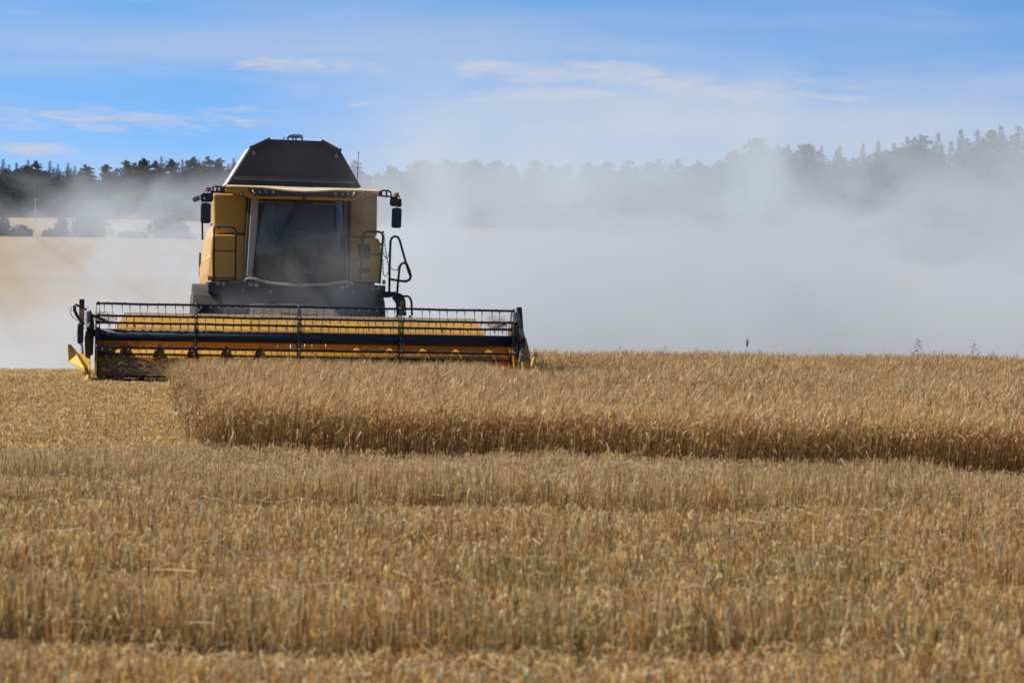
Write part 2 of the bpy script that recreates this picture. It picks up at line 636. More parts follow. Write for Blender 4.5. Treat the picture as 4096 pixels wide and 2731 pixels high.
def wall_y(x):
    return 35.3 + .35 * np.sin(x * .9 + 2.2) + .18 * np.sin(x * 2.3) + .8 * np.clip((-x - 1.2) / 1.8, 0, 1) ** 2 * 1.4


def local_xy(x, y):
    dx, dy = x - ORG.x, y - ORG.y
    return dx * HX.x + dy * HX.y, dx * HY.x + dy * HY.y


# ---- standing barley
def crop_points(dens, y0, y1):
    A = (2 * HALF * y1 + 4.8) * (y1 - y0)
    n = int(A * dens)
    x = rng.uniform(-HALF * y1 - 1.2, HALF * y1 + 3.6, n)
    y = rng.uniform(y0, y1, n)
    lx, ly = local_xy(x, y)
    ok = (x > edge_x(y)) & (y > wall_y(x)) & (x < HALF * y + 3.2) & (x > -HALF * y - 1.7)
    ok &= ~((ly > -0.15) & (lx > -3.9) & (lx < 3.75)) & ~((ly > -.5) & (ly < .6) & (lx > 3.5) & (lx < 4.15))
    return x[ok], y[ok]


S = Strands()
for (dens, y0, y1) in ((680, 34.2, 38.5), (330, 38.5, 46), (260, 46, 58), (200, 58, 76)):
    x, y = crop_points(dens, y0, y1)
    N = len(x)
    lx, ly = local_xy(x, y)
    z = gz(x, y)
    inset = np.minimum(y - wall_y(x), x - edge_x(y))
    h = rng.normal(.455, .042, N) * (1 + .05 * np.sin(x * 1.1 + y * .6) + .04 * np.sin(x * .37 - y * .9))
    h *= 1 - .34 * np.clip((ly + 16) / 12, 0, 1) * np.clip((4.9 - lx) / .8, 0, 1)
    side_gap = np.clip((lx - 2.3 - .5 * np.clip((ly + 8) / 8, 0, 1)) / .5, 0, 1) * np.clip((4.75 - lx) / .4, 0, 1)      # crop pressed down by the divider
    h *= 1 - side_gap * (.62 * np.clip((ly + 4.5) / 1.5, 0, 1) * np.clip((.5 - ly) / .4, 0, 1) + .22 * np.clip((ly + 14) / 6, 0, 1) * (ly < -3.5))
    h *= 1 - .25 * np.clip(1 - inset / .10, 0, 1) * rng.uniform(0, 1, N)
    big = rng.uniform(0, 1, N) < .012
    h[big] *= 1.12
    # lean: a little with the wind (to the right), outwards at the cut faces
    ld = hdir(N) * np.abs(rng.normal(0, .11, N))[:, None] + np.array([.07, -.02, 0])
    out = np.clip(1 - inset / .35, 0, 1)[:, None]
    faces_left = ((x - edge_x(y)) < (y - wall_y(x)))[:, None]
    ld = ld + out * np.where(faces_left, np.array([-.22, -.05, 0]), np.array([0, -.15, 0])) * rng.uniform(0, 1, (N, 1))
    B = np.stack([x, y, z], 1)
    up = np.array([0, 0, 1.])
    t = np.array([0, .45, .8, 1.0])
    P = B[:, None, :] + up * (h[:, None] * t)[:, :, None] * .98 + ld[:, None, :] * (h[:, None] * t ** 2)[:, :, None]
    side = hdir(N)
    stem = palette(N, [(.34, .20, .065), (.26, .14, .038), (.58, .44, .23), (.20, .10, .026)], [.32, .30, .22, .16])  # stem colours darkened to stand in for shade low in the crop
    deep = inset > 2.4
    full = ~deep
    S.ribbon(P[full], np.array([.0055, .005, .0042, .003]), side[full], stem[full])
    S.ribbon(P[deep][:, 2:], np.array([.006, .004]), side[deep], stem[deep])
    # nodding ears
    tip = P[:, 3]
    ed = ld / (np.linalg.norm(ld, axis=1, keepdims=True) + 1e-6)
    ed = ed * .6 + hdir(N) * .5
    droop = rng.beta(1.6, 1.5, N) * 2.3
    el_ = rng.uniform(.065, .105, N)
    def bend(a):
        return ed * np.sin(a)[:, None] + up * np.cos(a)[:, None]
    p1 = tip + bend(droop * .45) * (el_ * .35)[:, None]
    p2 = p1 + bend(droop * .8) * (el_ * .4)[:, None]
    p3 = p2 + bend(droop) * (el_ * .35)[:, None]
    E = np.stack([tip, p1, p2, p3], 1)
    ear = palette(N, [(.54, .365, .172), (.61, .455, .245), (.46, .27, .095), (.36, .18, .05)], [.42, .27, .21, .10])
    S.ribbon(E, np.array([.004, .014, .013, .003]), hdir(N), ear)
    for k in range(3):
        spread = hdir(N) * .03
        st_ = p1 + (p2 - p1) * rng.uniform(0, 1, (N, 1))
        en = p3 + bend(droop * 1.02) * rng.uniform(.05, .10, (N, 1)) + spread
        wd = hdir(N) * .0036
        S.tris(st_ - wd, st_ + wd, en, ear * 1.08)
    # dry leaves
    lf = rng.uniform(0, 1, N) < np.where(inset < 1.5, .60, .35)
    n_ = lf.sum()
    base = B[lf] + (P[lf][:, 3] - B[lf]) * rng.beta(2.6, 1.7, (n_, 1))
    d_ = hdir(n_)
    L = rng.uniform(.07, .2, n_)[:, None]
    a_ = base + d_ * L * .4 + up * L * .35
    b_ = base + d_ * L * .95 + up * L * rng.uniform(-.5, .3, (n_, 1))
    sd_ = np.cross(d_, up)
    S.ribbon(np.stack([base, a_, b_], 1), np.array([.006, .011, .002]), sd_, palette(n_, [(.40, .235, .075), (.56, .42, .22), (.27, .13, .035)], [.45, .15, .40]))
crop = S.build('barley', M['straw'])
tag(crop, 'standing ripe golden barley crop with nodding ears, not yet cut', 'crop', kind='stuff')

PG = .98
# ---- stubble in drilled rows with flattened wheel tracks, and loose straw
S = Strands()
def stub_region(dens, y0, y1, left_only):
    hw = HALF * y1 + 2.6
    n = int(2 * hw * (y1 - y0) * dens)
    x = rng.uniform(-hw, hw, n)
    y = rng.uniform(y0, y1, n)
    # pull towards drill rows that run across the view
    row = .125
    yr = np.round(y / row) * row + rng.normal(0, .022, n)
    y = np.where(rng.uniform(0, 1, n) < .75, yr, y)
    lx, ly = local_xy(x, y)
    ok = np.abs(x) < HALF * y + 2.4
    free = ~((x > edge_x(y) - .02) & (y > wall_y(x) - .03))
    inhead = (ly > .05) & (lx > -3.9) & (lx < 3.8)
    ok &= free | (inhead & (ly < 3))
    gap = np.sin(x * 5.3 + 1.9 * np.sin(y * 3.1)) * np.sin(y * 7.7 + 2.1 * np.sin(x * 2.7)) + .35 * np.sin(x * 17 + y * 3) * np.sin(y * 19)
    ok &= rng.uniform(0, 1, n) > np.clip((gap - .05) * 1.5, 0, .85)
    return x[ok], y[ok], lx[ok], ly[ok]


def track(x, y):
    """0..1 where wheels have pressed the stubble down"""
    t = np.zeros_like(x)
    for (c0, sl, hw, amp, ph) in ((17.2, .03, .85, 1.0, 2.6), (28.2, -.05, .75, .95, 2.2), (20.9, .02, .45, .6, 4.0), (30.9, -.04, .5, .6, 5.2), (24.4, .03, .4, .4, 1.0)):
        d = y - (c0 + sl * x + .16 * np.sin(x * 1.3 + c0) + .07 * np.sin(x * 3.7 + ph))
        br = np.clip(.62 + .55 * np.sin(x * .75 + ph) + .3 * np.sin(x * 2.2 + ph * 2), .1, 1)
        t = np.maximum(t, amp * br * np.clip((d + hw * 1.5) / hw, 0, 1) * np.clip((hw * .5 - d) / .10, 0, 1))
    return np.clip(t, 0, 1)


for (dens, y0, y1) in ((1050, 13.5, 22), (900, 22, 36.5), (560, 36.5, 50), (420, 50, 80)):
    x, y, lx, ly = stub_region(dens, y0, y1, False)
    N = len(x)
    z = gz(x, y)
    tk = track(x, y)
    left = (y + rng.normal(0, .35, N) > 37.0) | ((x < edge_x(37)) & (y > 36))
    h = rng.normal(.140, .026, N) * (1 + .10 * np.sin(x * .7 + y * 1.1) + .08 * np.sin(x * 2.1 - y * .5))
    tk2 = track(x, y - .7)                       # the taller ridge just beyond each track
    ridge = np.clip((x - 1.5) / .6, 0, 1) * np.exp(-((y - 29.9 - .25 * np.sin(x * 1.7)) / .75) ** 2) * (.75 + .35 * np.sin(x * 2.9))
    ridge = ridge + .5 * np.exp(-((x - 3.5) / .55) ** 2 - ((y - 33.6) / .8) ** 2)
    h = h * (1 + 1.25 * ridge)
    h = np.where(left, h * (.58 - .22 * np.clip((ly + 6) / 5, 0, 1)), h * (1 + .75 * tk2)) * (1 - .88 * tk)
    h = np.clip(h, .015, .3)
    ln = hdir(N) * (np.abs(rng.normal(0, .23, N)) + tk * .8 + left * .22)[:, None]
    green = rng.uniform(0, 1, N) < (.34 * np.clip(np.sin(x * 2.3 + 1) * np.sin(x * .9 + 2.2) + .25, 0, 1) * (np.exp(-((y - 22.0) / 1.0) ** 2) + .8 * np.exp(-((y - 18.0) / .7) ** 2) + .06))
    col = palette(N, [(.53, .345, .14), (.63, .465, .22), (.45, .235, .065), (.28, .12, .022), (.62, .49, .29)], [.28, .20, .24, .17, .11], .24)
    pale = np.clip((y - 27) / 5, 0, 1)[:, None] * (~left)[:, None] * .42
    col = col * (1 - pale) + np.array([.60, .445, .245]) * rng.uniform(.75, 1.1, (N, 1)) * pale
    clump = np.sin(x * 7.1 + 1.3 * np.sin(y * 5.0)) * np.sin(y * 6.3 + 1.7 * np.sin(x * 4.1))
    col = col * (1 + .16 * clump)[:, None]
    h = h * (1 + .16 * clump)
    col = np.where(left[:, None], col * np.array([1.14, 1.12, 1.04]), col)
    col = np.where(green[:, None], np.array([.17, .185, .05]) * rng.uniform(.7, 1.5, (N, 1)), col)
    B = np.stack([x, y, z - .01], 1)
    P = np.stack([B, B + np.stack([ln[:, 0] * h, ln[:, 1] * h, h], 1)], 1)
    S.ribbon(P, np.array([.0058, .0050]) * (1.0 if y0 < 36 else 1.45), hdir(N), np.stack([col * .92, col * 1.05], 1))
    # sheath leaves left on the stalks
    lf = rng.uniform(0, 1, N) < .62
    n_ = lf.sum()
    b0 = P[lf][:, 0] + (P[lf][:, 1] - P[lf][:, 0]) * rng.uniform(.3, .95, (n_, 1))
    d_ = hdir(n_)
    L = rng.uniform(.03, .085, n_)[:, None]
    S.ribbon(np.stack([b0, b0 + d_ * L * .5 + np.array([0, 0, .5]) * L, b0 + d_ * L + np.array([0, 0, 1.]) * L * rng.uniform(-.6, .5, (n_, 1))], 1),
             np.array([.005, .007, .0015]), np.cross(d_, np.array([0, 0, 1.])), col[lf] * 1.08)
    # loose straw and chaff lying on top
    m2 = rng.uniform(0, 1, N) < np.where(left, .62, .10 + .2 * tk)
    n_ = m2.sum()
    d_ = hdir(n_)
    L = rng.uniform(.04, .16, n_)[:, None] * np.where(left[m2], 1.0, .8)[:, None]
    ct = np.stack([x[m2], y[m2], z[m2] + h[m2] * rng.uniform(.25, 1.0, n_)], 1)
    tl = rng.normal(0, .28, n_)[:, None] * np.array([0, 0, 1.])
    S.ribbon(np.stack([ct - (d_ + tl) * L * .5, ct + (d_ + tl) * L * .5], 1), np.array([.005, .005]), np.cross(d_, np.array([0, 0, 1.])) * .7 + np.array([0, 0, .7]),
             palette(n_, [(.66, .49, .24), (.76, .61, .36), (.48, .31, .12)], [.5, .25, .25]))
# long pale stalks dropped here and there
n_ = 420
y = rng.uniform(15, 45, n_)
x = rng.uniform(-1, 1, n_) * (HALF * y + .8)
ok = ~((x > edge_x(y)) & (y > wall_y(x)))
x, y = x[ok], y[ok]
n_ = len(x)
d_ = hdir(n_)
L = rng.uniform(.12, .4, n_)[:, None]
ct = np.stack([x, y, gz(x, y) + rng.uniform(.08, .17, n_)], 1)
tl = rng.normal(0, .25, n_)[:, None] * np.array([0, 0, 1.])
S.ribbon(np.stack([ct - (d_ + tl) * L * .5, ct + np.array([0, 0, .02]), ct + (d_ - tl * .3) * L * .5], 1), np.array([.005, .006, .003]), np.cross(d_, np.array([0, 0, 1.])) * .7 + np.array([0, 0, .7]),
         palette(n_, [(.66, .55, .36), (.60, .47, .27)]))
stub = S.build('stubble', M['stubble'])
PG = 1.0
tag(stub, 'cut barley stubble in rows with loose straw on the ground', 'stubble', kind='stuff')

# ------------------------------------------------------------------ combine harvester
root = empty('combine_harvester', ORG, YAW)
tag(root, 'yellow combine harvester with black grain tank and wide reel cutting into the barley', 'combine harvester')


def P(mb, name, mats, bevel=0.0, parent=None, seg=2):
    return mb.build(name, [M[k] for k in (mats if isinstance(mats, (list, tuple)) else [mats])], parent or root, bevel, seg)


def pxpath(pts, Y):
    return [q(a, b, Y) for a, b in pts]


# --- header: bent back sheet, floor, end walls
XL = q(388, 1400, 0.6).x
XR = q(2050, 1400, 0.6).x
zc = lambda py, Y: q(1200, py, Y).z      # height read at the middle of the machine
Z_TOP, Z_FLG, Z_FOLD, Z_FOLD2 = zc(1262, 1.80), zc(1269, 1.78), zc(1322, 1.42), zc(1330, 1.36)
xa, xb = q(500, 1250, 1.8).x, q(1902, 1275, 1.8).x
xa2, xb2 = q(466, 1310, 1.42).x, q(1940, 1338, 1.42).x
b = MB()
b.prism([(xa, 1.80, Z_TOP), (xb, 1.80, Z_TOP), (xb + .02, 1.78, Z_FLG), (xa - .02, 1.78, Z_FLG)], .03, 0)
b.prism([(xa - .02, 1.775, Z_FLG - .003), (xb + .02, 1.775, Z_FLG - .003), (xb2, 1.42, Z_FOLD), (xa2, 1.42, Z_FOLD)], Vector((0, .03, -.01)), 1)
b.prism([(xa2, 1.405, Z_FOLD - .003), (xb2, 1.405, Z_FOLD - .003), (xb2, 1.36, Z_FOLD2), (xa2, 1.36, Z_FOLD2)], .04, 2)
b.box(XL, XR, 1.36, 1.40, .10, Z_FOLD2 - .004, 2)
b.prism([(XL, 1.355, .30), (XR, 1.355, .30), (XR, 1.0, .10), (XL, 1.0, .10)], Vector((0, .0, -.03)), 2)
b.box(XL, XR, .02, .995, .06, .095, 2)
for k in range(9):                       # bolts and seams of the back sheet
    xk = XL + (XR - XL) * (k + .5) / 9
    b.disc((xk, 1.352, zc(1378, 1.36)), (0, 1, 0), .022, .015, 10, 2)
    b.box(xk + .3, xk + .304, 1.352, 1.358, .3, Z_FOLD2 - .02, 2)
header = P(b, 'header', ['yellow_dusty', 'yellow', 'shaded_yellow'], .006)
header['label'] = 'wide yellow cutting header trough'
for pxx in (532, 1000, 1470, 1760):         # light seams on the leaning upper sheet
    b = MB()
    x_ = q(pxx, 1290, 1.6).x
    b.prism([(x_, 1.70, Z_FLG - .05), (x_ + .006, 1.70, Z_FLG - .05), (x_ + .006, 1.44, Z_FOLD + .02), (x_, 1.44, Z_FOLD + .02)], Vector((0, -.012, .008)), 0)
    P(b, 'sheet_seam', 'shaded_yellow', parent=header)
for sgn, xw in ((-1, XL), (1, XR)):
    b = MB()
    prof = [(-.10, .08), (.15, .50), (.70, .62), (1.10, .95), (1.42, 1.02), (1.42, .08)]
    b.prism([(xw, y_, z_) for y_, z_ in prof], Vector((sgn * .04, 0, 0)), 0)
    P(b, 'end_wall', 'shaded_yellow', .004, header)

# auger with right- and left-handed flights
AY = .95
ZF = q(501, 1374, AY - .05).z
AR = .315
AZ = ZF - AR
TR = q(501, 1397, AY - .15).z - AZ
b = MB()
b.tube([(XL + .05, AY, AZ), (XR - .05, AY, AZ)], TR, 32, 0)
M['auger'] = dusty('auger_paint', (.50, .23, .003), .75, .03, (.40, .26, .10), up=0.0, spec=.15)
auger = P(b, 'auger', 'auger', parent=root)
b = MB()
xm = (XL + XR) / 2
pitch = .575
for (x0, x1, hand, ph) in ((XL + .08, xm - .55, 1, 0.0), (xm + .55, XR - .08, -1, 0.0)):
    nst = int(abs(x1 - x0) / pitch * 28)
    xref = q(501, 1374, AY).x if hand == 1 else q(1560, 1393, AY).x
    vs, fs = [], []
    for i in range(nst + 1):
        xx = x0 + (x1 - x0) * i / nst
        th = math.pi / 2 + hand * 2 * math.pi * (xx - xref) / pitch
        for rr in (TR - .01, AR):
            vs.append((xx, AY + math.cos(th) * rr * -1, AZ + math.sin(th) * rr))
    fs = [(2 * i, 2 * i + 1, 2 * i + 3, 2 * i + 2) for i in range(nst)]
    b.add(vs, fs, 0, True)
M['flight'] = dusty('darkened_flight_paint', (.36, .145, .004), .9, .01, spec=.08, dustcol=(.30, .17, .05))  # auger paint with its colour darkened to hold back sun glare
fl = P(b, 'flight', 'flight', parent=auger)
so = fl.modifiers.new('thick', 'SOLIDIFY')
so.thickness = .008
b = MB()                                   # retracting fingers in the middle
for k in range(9):
    a_ = random.uniform(.2, 2.9)
    xx = xm + (k - 4) * .12
    b = MB()
    b.tube([(xx, AY - math.cos(a_) * TR, AZ + math.sin(a_) * TR), (xx, AY - math.cos(a_) * (AR + .06), AZ + math.sin(a_) * (AR + .06))], .009, 6)
    P(b, 'feed_finger', 'steel', parent=auger)

# cutter bar, guards and the lifters standing out of it
b = MB()
b.box(XL, XR, -.06, .015, .055, .10, 0)
for k in range(96):
    xx = XL + .04 + (XR - XL - .08) * k / 95
    b.add([(xx - .016, -.06, .065), (xx + .016, -.06, .065), (xx, -.06, .095), (xx, -.17, .075)], [(0, 1, 3), (1, 2, 3), (2, 0, 3), (0, 2, 1)], 0)
cut = P(b, 'cutter_bar', 'dark_dusty')
for pxx, pt, pb in ((478, 1502, 1538), (552, 1512, 1536), (619, 1512, 1536), (690, 1518, 1540)):
    b = MB()
    a0, a1 = q(pxx, pb, -.25), q(pxx, pt, -.12)
    b.prism([a0 + Vector((-.016, 0, 0)), a0 + Vector((.016, 0, 0)), a1 + Vector((.014, 0, -.06)), a1, a1 + Vector((-.014, 0, -.06))], .012)
    P(b, 'crop_lifter', 'steel', parent=cut)

# --- reel: tube, six bats with tines, spiders
RY = .30
RZ = (q(420, 1339, RY - .08).z + q(2040, 1366, RY - .08).z) / 2
RL, RRt = q(388, 1339, RY).x, q(2058, 1366, RY).x
RT = .100
b = MB()
b.tube([(RL, RY, RZ), (RRt, RY, RZ)], RT, 40)
reel = P(b, 'reel_tube', 'blue_black')
RR = .535
PH = 8.0
posts = [q(390, 1340, RY).x, q(784, 1345, RY).x, q(1196, 1353, RY).x, q(1603, 1360, RY).x, q(2052, 1366, RY).x]


def bat_pos(k):
    a = R(k * 60 - PH)                       # from the top, positive towards the uncut crop
    return RY - math.sin(a) * RR, RZ + math.cos(a) * RR


tines = []
bat_objs = []
wob = [0, .008, -.006, .005, -.008, .004]
for k in range(6):
    y_, z_ = bat_pos(k)
    b = MB()
    npt = 48
    path = [(RL + (RRt - RL) * i / npt, y_, z_ + .002 * math.sin(i * .9 + k * 2) - .004 * math.sin(math.pi * ((i % 12) / 12.0))) for i in range(npt + 1)]
    b.tube(path, .021, 10)
    bolts = MB()
    for i in range(25):
        xx = RL + .12 + (RRt - RL - .2) * i / 24
        b.disc((xx + .05, y_ - .004, z_ + .018), (0, 0, 1), .010, .018, 8)
    o = P(b, 'reel_bat', 'black')
    bat_objs.append(o)
    off = [0.0, .07, -.02, 0.02, .05, .10][k]
    npair = int((RRt - RL - .2) / .300)
    for i in range(npair):
        for j in (0, 1):
            xx = RL + .115 + off + i * .3015 + j * .132
            if xx > RRt - .05:
                continue
            zb = z_ - .003
            tines.append((k, xx, y_, zb, random.gauss(0, .012), random.gauss(0, .02)))


def tine_mesh(mb, k, xx, y_, zb, jx, jy):
    mb.box(xx - .011, xx + .011, y_ - .020, y_ + .016, zb - .058, zb - .020, 0)
    mb.box(xx - .010, xx + .010, y_ - .024, y_ - .0205, zb - .048, zb - .020, 1)
    mb.tube([(xx + .004, y_, zb - .05), (xx + .004 + jx * .4, y_ + .012, zb - .12), (xx + .004 + jx * 1.3, y_ + .05 + jy, zb - .235)], .0042, 5, 0)


vis = {0: 0, 1: 1, 5: 2, 2: 3, 4: 4, 3: 5}
tines.sort(key=lambda t: (vis[t[0]], t[1]))
for t in tines[:100]:
    mb = MB()
    tine_mesh(mb, *t)
    P(mb, 'tine', ['black', 'steel'])
mb = MB()
for t in tines[100:]:
    tine_mesh(mb, *t)
tag(P(mb, 'tine', ['black', 'steel']), kind='stuff')

for i, xp in enumerate(posts):
    b = MB()
    end = i in (0, 4)
    for s_ in (-1, 1):
        dx = s_ * (.022 if not end else .026)
        for k in range(6):
            y_, z_ = bat_pos(k)
            y2, z2 = bat_pos(k + 1)
            tipx = xp + dx * (.35 if not end else 1.0)
            b.beam((xp + dx * 1.6, RY, RZ), (tipx, y_, z_), .010, .030)
            b.beam((tipx, y_, z_), (xp + dx * 1.0, (y_ + y2) / 2, (z_ + z2) / 2), .009, .022)
            b.beam((xp + dx * 1.0, (y_ + y2) / 2, (z_ + z2) / 2), (tipx, y2, z2), .009, .022)
    for k in range(6):
        y_, z_ = bat_pos(k)
        b.disc((xp, y_, z_), (1, 0, 0), .030, .055, 14)
    b.disc((xp, RY, RZ), (1, 0, 0), .125, .05, 24)
    P(b, 'reel_spider', 'black')

# --- reel arms, posts, hoses, dividers at the two ends
b = MB()
b.px([(318, 1197), (337, 1196), (338, 1202), (337, 1300), (316, 1300), (317, 1202)], .75, .20)
P(b, 'reel_post', 'blue_black', .008)
b = MB()
c0 = q(322, 1335, .1)
b.rrect(c0.x, c0.z, .105, .345, .02, .30, .045)
P(b, 'drive_cover', 'blue_black', .012)
b = MB()
b.px([(345, 1250), (362, 1240), (372, 1262), (378, 1300), (372, 1420), (340, 1425), (338, 1345), (346, 1335)], .45, .5)
b.beam(q(372, 1262, .7), q(432, 1288, 1.25), .04, .045)
b.beam(q(352, 1300, .1), (posts[0] - .06, RY, RZ), .06, .10)
b.beam(q(352, 1330, .15), q(352, 1420, .4), .09, .10)
P(b, 'reel_arm', 'dark_dusty', .006)
b = MB()
b.tube([q(353, 1246, .3), q(354, 1290, .3)], .030, 14)
P(b, 'lift_cylinder', 'grey', .004)
b = MB()
b.tube([q(352, 1313, .25), q(351, 1337, .25)], .024, 14)
P(b, 'lift_cylinder', 'grey', .004)
b = MB()
b.tube([q(326, 1376, .2), q(330, 1415, .2)], .022, 14)
for k in range(4):
    b.disc(q(327 + k, 1380 + k * 9, .2), (0, 0, 1), .028, .014, 14)
P(b, 'damper', 'steel')
b = MB()
for dx in (0, 5, 9):
    b.tube(pxpath([(345 + dx * .3, 1240 - dx * .4), (325, 1226 + dx * .5), (303 + dx * .4, 1216 + dx * .7), (294 + dx, 1225 + dx * .3), (294 + dx, 1242), (306 + dx, 1266), (322 + dx * .8, 1284), (334 + dx * .5, 1296)], .25 + dx * .01), .011, 8)
b.tube(pxpath([(289, 1226), (283, 1240), (283, 1255), (290, 1268), (303, 1277), (316, 1281)], .3), .006, 6)
b.tube(pxpath([(312, 1284), (311, 1320), (303, 1345), (293, 1361), (300, 1362)], .3), .003, 5)
P(b, 'hydraulic_hose', 'black')
# left divider: fin, cone and nose
b = MB()
b.prism([q(270, 1377, .25), q(274, 1447, .15), q(340, 1490, -.45), q(336, 1470, -.40), q(304, 1416, .2)], Vector((.05, .25, 0)), 0)
divl = P(b, 'crop_divider', 'yellow_clean', .006)
b = MB()
slope_y = lambda c: .5 - (c - 1412) / 115.0 * 1.0
b.prism([q(a, c, slope_y(c)) for a, c in ((304, 1414), (341, 1412), (342, 1421), (362, 1424), (363, 1470), (362, 1526), (341, 1527), (340, 1490), (322, 1452))], Vector((-.02, .35, -.05)))
P(b, 'divider_body', 'yellow_clean', .008, divl)
b = MB()
b.tube([q(352, 1480, -.10), q(352, 1500, -.40), q(353, 1523, -.72)], .045, 16, r2=.008)
P(b, 'divider_nose', 'yellow_clean', 0, divl)
# right end
b = MB()
b.px([(2071, 1229), (2086, 1228), (2088, 1234), (2094, 1318), (2093, 1345), (2085, 1345), (2070, 1240)], .80, .22)
P(b, 'reel_post', 'blue_black', .008)
b = MB()
b.beam(q(2066, 1262, .75), q(2092, 1366, .0), .075, .13)
b.prism([q(2091, 1370, -.04), q(2101, 1369, -.04), q(2100, 1388, -.04), q(2090, 1388, -.04)], .5)
b.px([(2056, 1300), (2078, 1290), (2084, 1380), (2074, 1440), (2058, 1440)], .35, .5)
b.beam(q(2050, 1340, .3), q(2084, 1345, .3), .08, .12)
P(b, 'reel_arm', 'black', .006)
b = MB()
b.beam(q(2022, 1296, 1.3), q(1960, 1318, 1.35), .035, .045)
P(b, 'brace', 'black', .006)
b = MB()
b.tube([q(2076, 1300, .35), q(2086, 1330, .25)], .024, 12)
P(b, 'lift_cylinder', 'grey')
b = MB()
b.tube([q(2083, 1380, .2), q(2094, 1450, .0)], .026, 12)
P(b, 'lift_cylinder', 'grey')
b = MB()
for k in range(3):
    b.tube(pxpath([(2026 + k * 10, 1293 + k), (2031 + k * 10, 1286), (2040 + k * 8, 1287), (2046 + k * 5, 1296)], .9), .008, 6)
P(b, 'hydraulic_hose', 'black')
b = MB()
b.tube(pxpath([(2066, 1402), (2054, 1410), (2042, 1420), (2040, 1434), (2044, 1444)], .1), .014, 8)
P(b, 'hydraulic_hose', 'black')
b = MB()
b.tube(pxpath([(2096, 1436), (2108, 1433), (2118, 1437), (2124, 1443)], 0), .006, 6)
P(b, 'hydraulic_hose', 'black')
b = MB()
b.px([(2092, 1335), (2100, 1343), (2108, 1362), (2115, 1388), (2120, 1415), (2123, 1440), (2124, 1470), (2092, 1470)], .75, .45)
P(b, 'end_shield', 'yellow_dusty', .03, seg=3)
b = MB()
b.px([(2092, 1454), (2094, 1450), (2109, 1450), (2112, 1458), (2120, 1460), (2127, 1462), (2134, 1478), (2133, 1500), (2092, 1500)], -.25, .55)
divr = P(b, 'crop_divider', 'yellow_clean', .012)
b = MB()
b.tube([q(2127, 1475, -.2), q(2136, 1436, -.1), q(2146, 1413, -.05)], .033, 14)
P(b, 'divider_tube', 'yellow_clean', .008, divr)

# --- feeder house, chassis front, axle, wheels
b = MB()
xf0, xf1 = q(1010, 1200, 2).x, q(1400, 1210, 2).x
b.prism([(xf0, 1.90, .30), (xf1, 1.90, .30), (xf1, 1.90, .98), (xf0, 1.90, .98)], Vector((0, 1.7, .45)), 0)
P(b, 'feeder_house', 'dark_dusty', .02)
b = MB()
b.px([(833, 1128), (980, 1125), (1030, 1126), (1080, 1138), (1200, 1146), (1330, 1142), (1380, 1136), (1410, 1137), (1542, 1142), (1542, 1170), (1500, 1180), (1490, 1262), (905, 1262), (895, 1182), (833, 1168)], 3.35, 1.6)
b.px([(1500, 1170), (1560, 1172), (1584, 1165), (1584, 1180), (1560, 1190), (1500, 1192)], 3.5, .4)
P(b, 'platform', 'dark_dusty', .015)
for (a, c_, r_) in ((972, 1160, .022), (1082, 1167, .034), (1412, 1172, .022)):
    b = MB()
    b.disc(q(a, c_, 3.335), (0, 1, 0), r_, .03, 18)
    P(b, 'round_cover', 'grey')


def lamp(px, py, Y, r, name='headlight', rim='steel', parent=None):
    b = MB()
    c_ = q(px, py, Y)
    b.lathe(c_, (0, -1, 0), [(r * .80, -.02), (r * .98, 0), (r, .018), (r * .86, .022), (r * .80, .008), (r * .62, -.004), (r * .3, -.008), (.001, -.009)], 24, 0)
    o = P(b, name, rim, parent=parent)
    b = MB()
    b.lathe(c_, (0, -1, 0), [(r * .55, .0), (r * .52, .006), (r * .3, .010), (.001, .011)], 20, 0)
    P(b, 'lens', 'lens', parent=o)
    return o


for (a, c_) in ((873, 1135), (895, 1139), (1490, 1155), (1513, 1153)):
    lamp(a, c_, 3.325, .036, rim='grey')
for (a, c_) in ((1003, 1138), (1028, 1142), (1367, 1150), (1389, 1145)):
    lamp(a, c_, 3.30, .040)
b = MB()
b.tube(pxpath([(977, 1126), (984, 1117), (1000, 1113), (1030, 1119), (1080, 1133), (1130, 1138), (1200, 1141), (1300, 1138), (1350, 1131), (1385, 1127), (1402, 1130), (1412, 1140)], 3.28), .026, 10)
P(b, 'bumper_trim', 'cream')
b = MB()
b.disc(q(1200, 1143, 3.24), (0, 1, 0), .042, .04, 20)
P(b, 'trim_cap', 'grey', .004)


def wheel(xc, Yc, zc_, r, wd):
    b = MB()
    prof = [(r * .55, -wd * .5), (r * .80, -wd * .52), (r * .95, -wd * .46), (r, -wd * .36), (r, wd * .36), (r * .95, wd * .46), (r * .80, wd * .52), (r * .55, wd * .5)]
    b.lathe((xc, Yc, zc_), (1, 0, 0), prof, 48)
    for k in range(22):                      # chevron lugs
        t = 2 * math.pi * k / 22
        for s_ in (-1, 1):
            t2 = t + (math.pi / 22 if s_ > 0 else 0)
            pa = Vector((xc + s_ * wd * .04, Yc + math.cos(t2) * r, zc_ + math.sin(t2) * r))
            pb = Vector((xc + s_ * wd * .46, Yc + math.cos(t2 + .2) * (r - .012), zc_ + math.sin(t2 + .2) * (r - .012)))
            b.beam(pa, pb, .05, .07)
    w_ = P(b, 'wheel', 'rubber')
    b = MB()
    b.lathe((xc, Yc, zc_), (1, 0, 0), [(.12, -wd * .1), (r * .45, -wd * .1), (r * .52, -wd * .45), (r * .58, -wd * .48), (r * .58, wd * .48), (r * .52, wd * .45), (r * .45, wd * .1), (.12, wd * .1)], 36)
    P(b, 'rim', 'yellow', parent=w_)


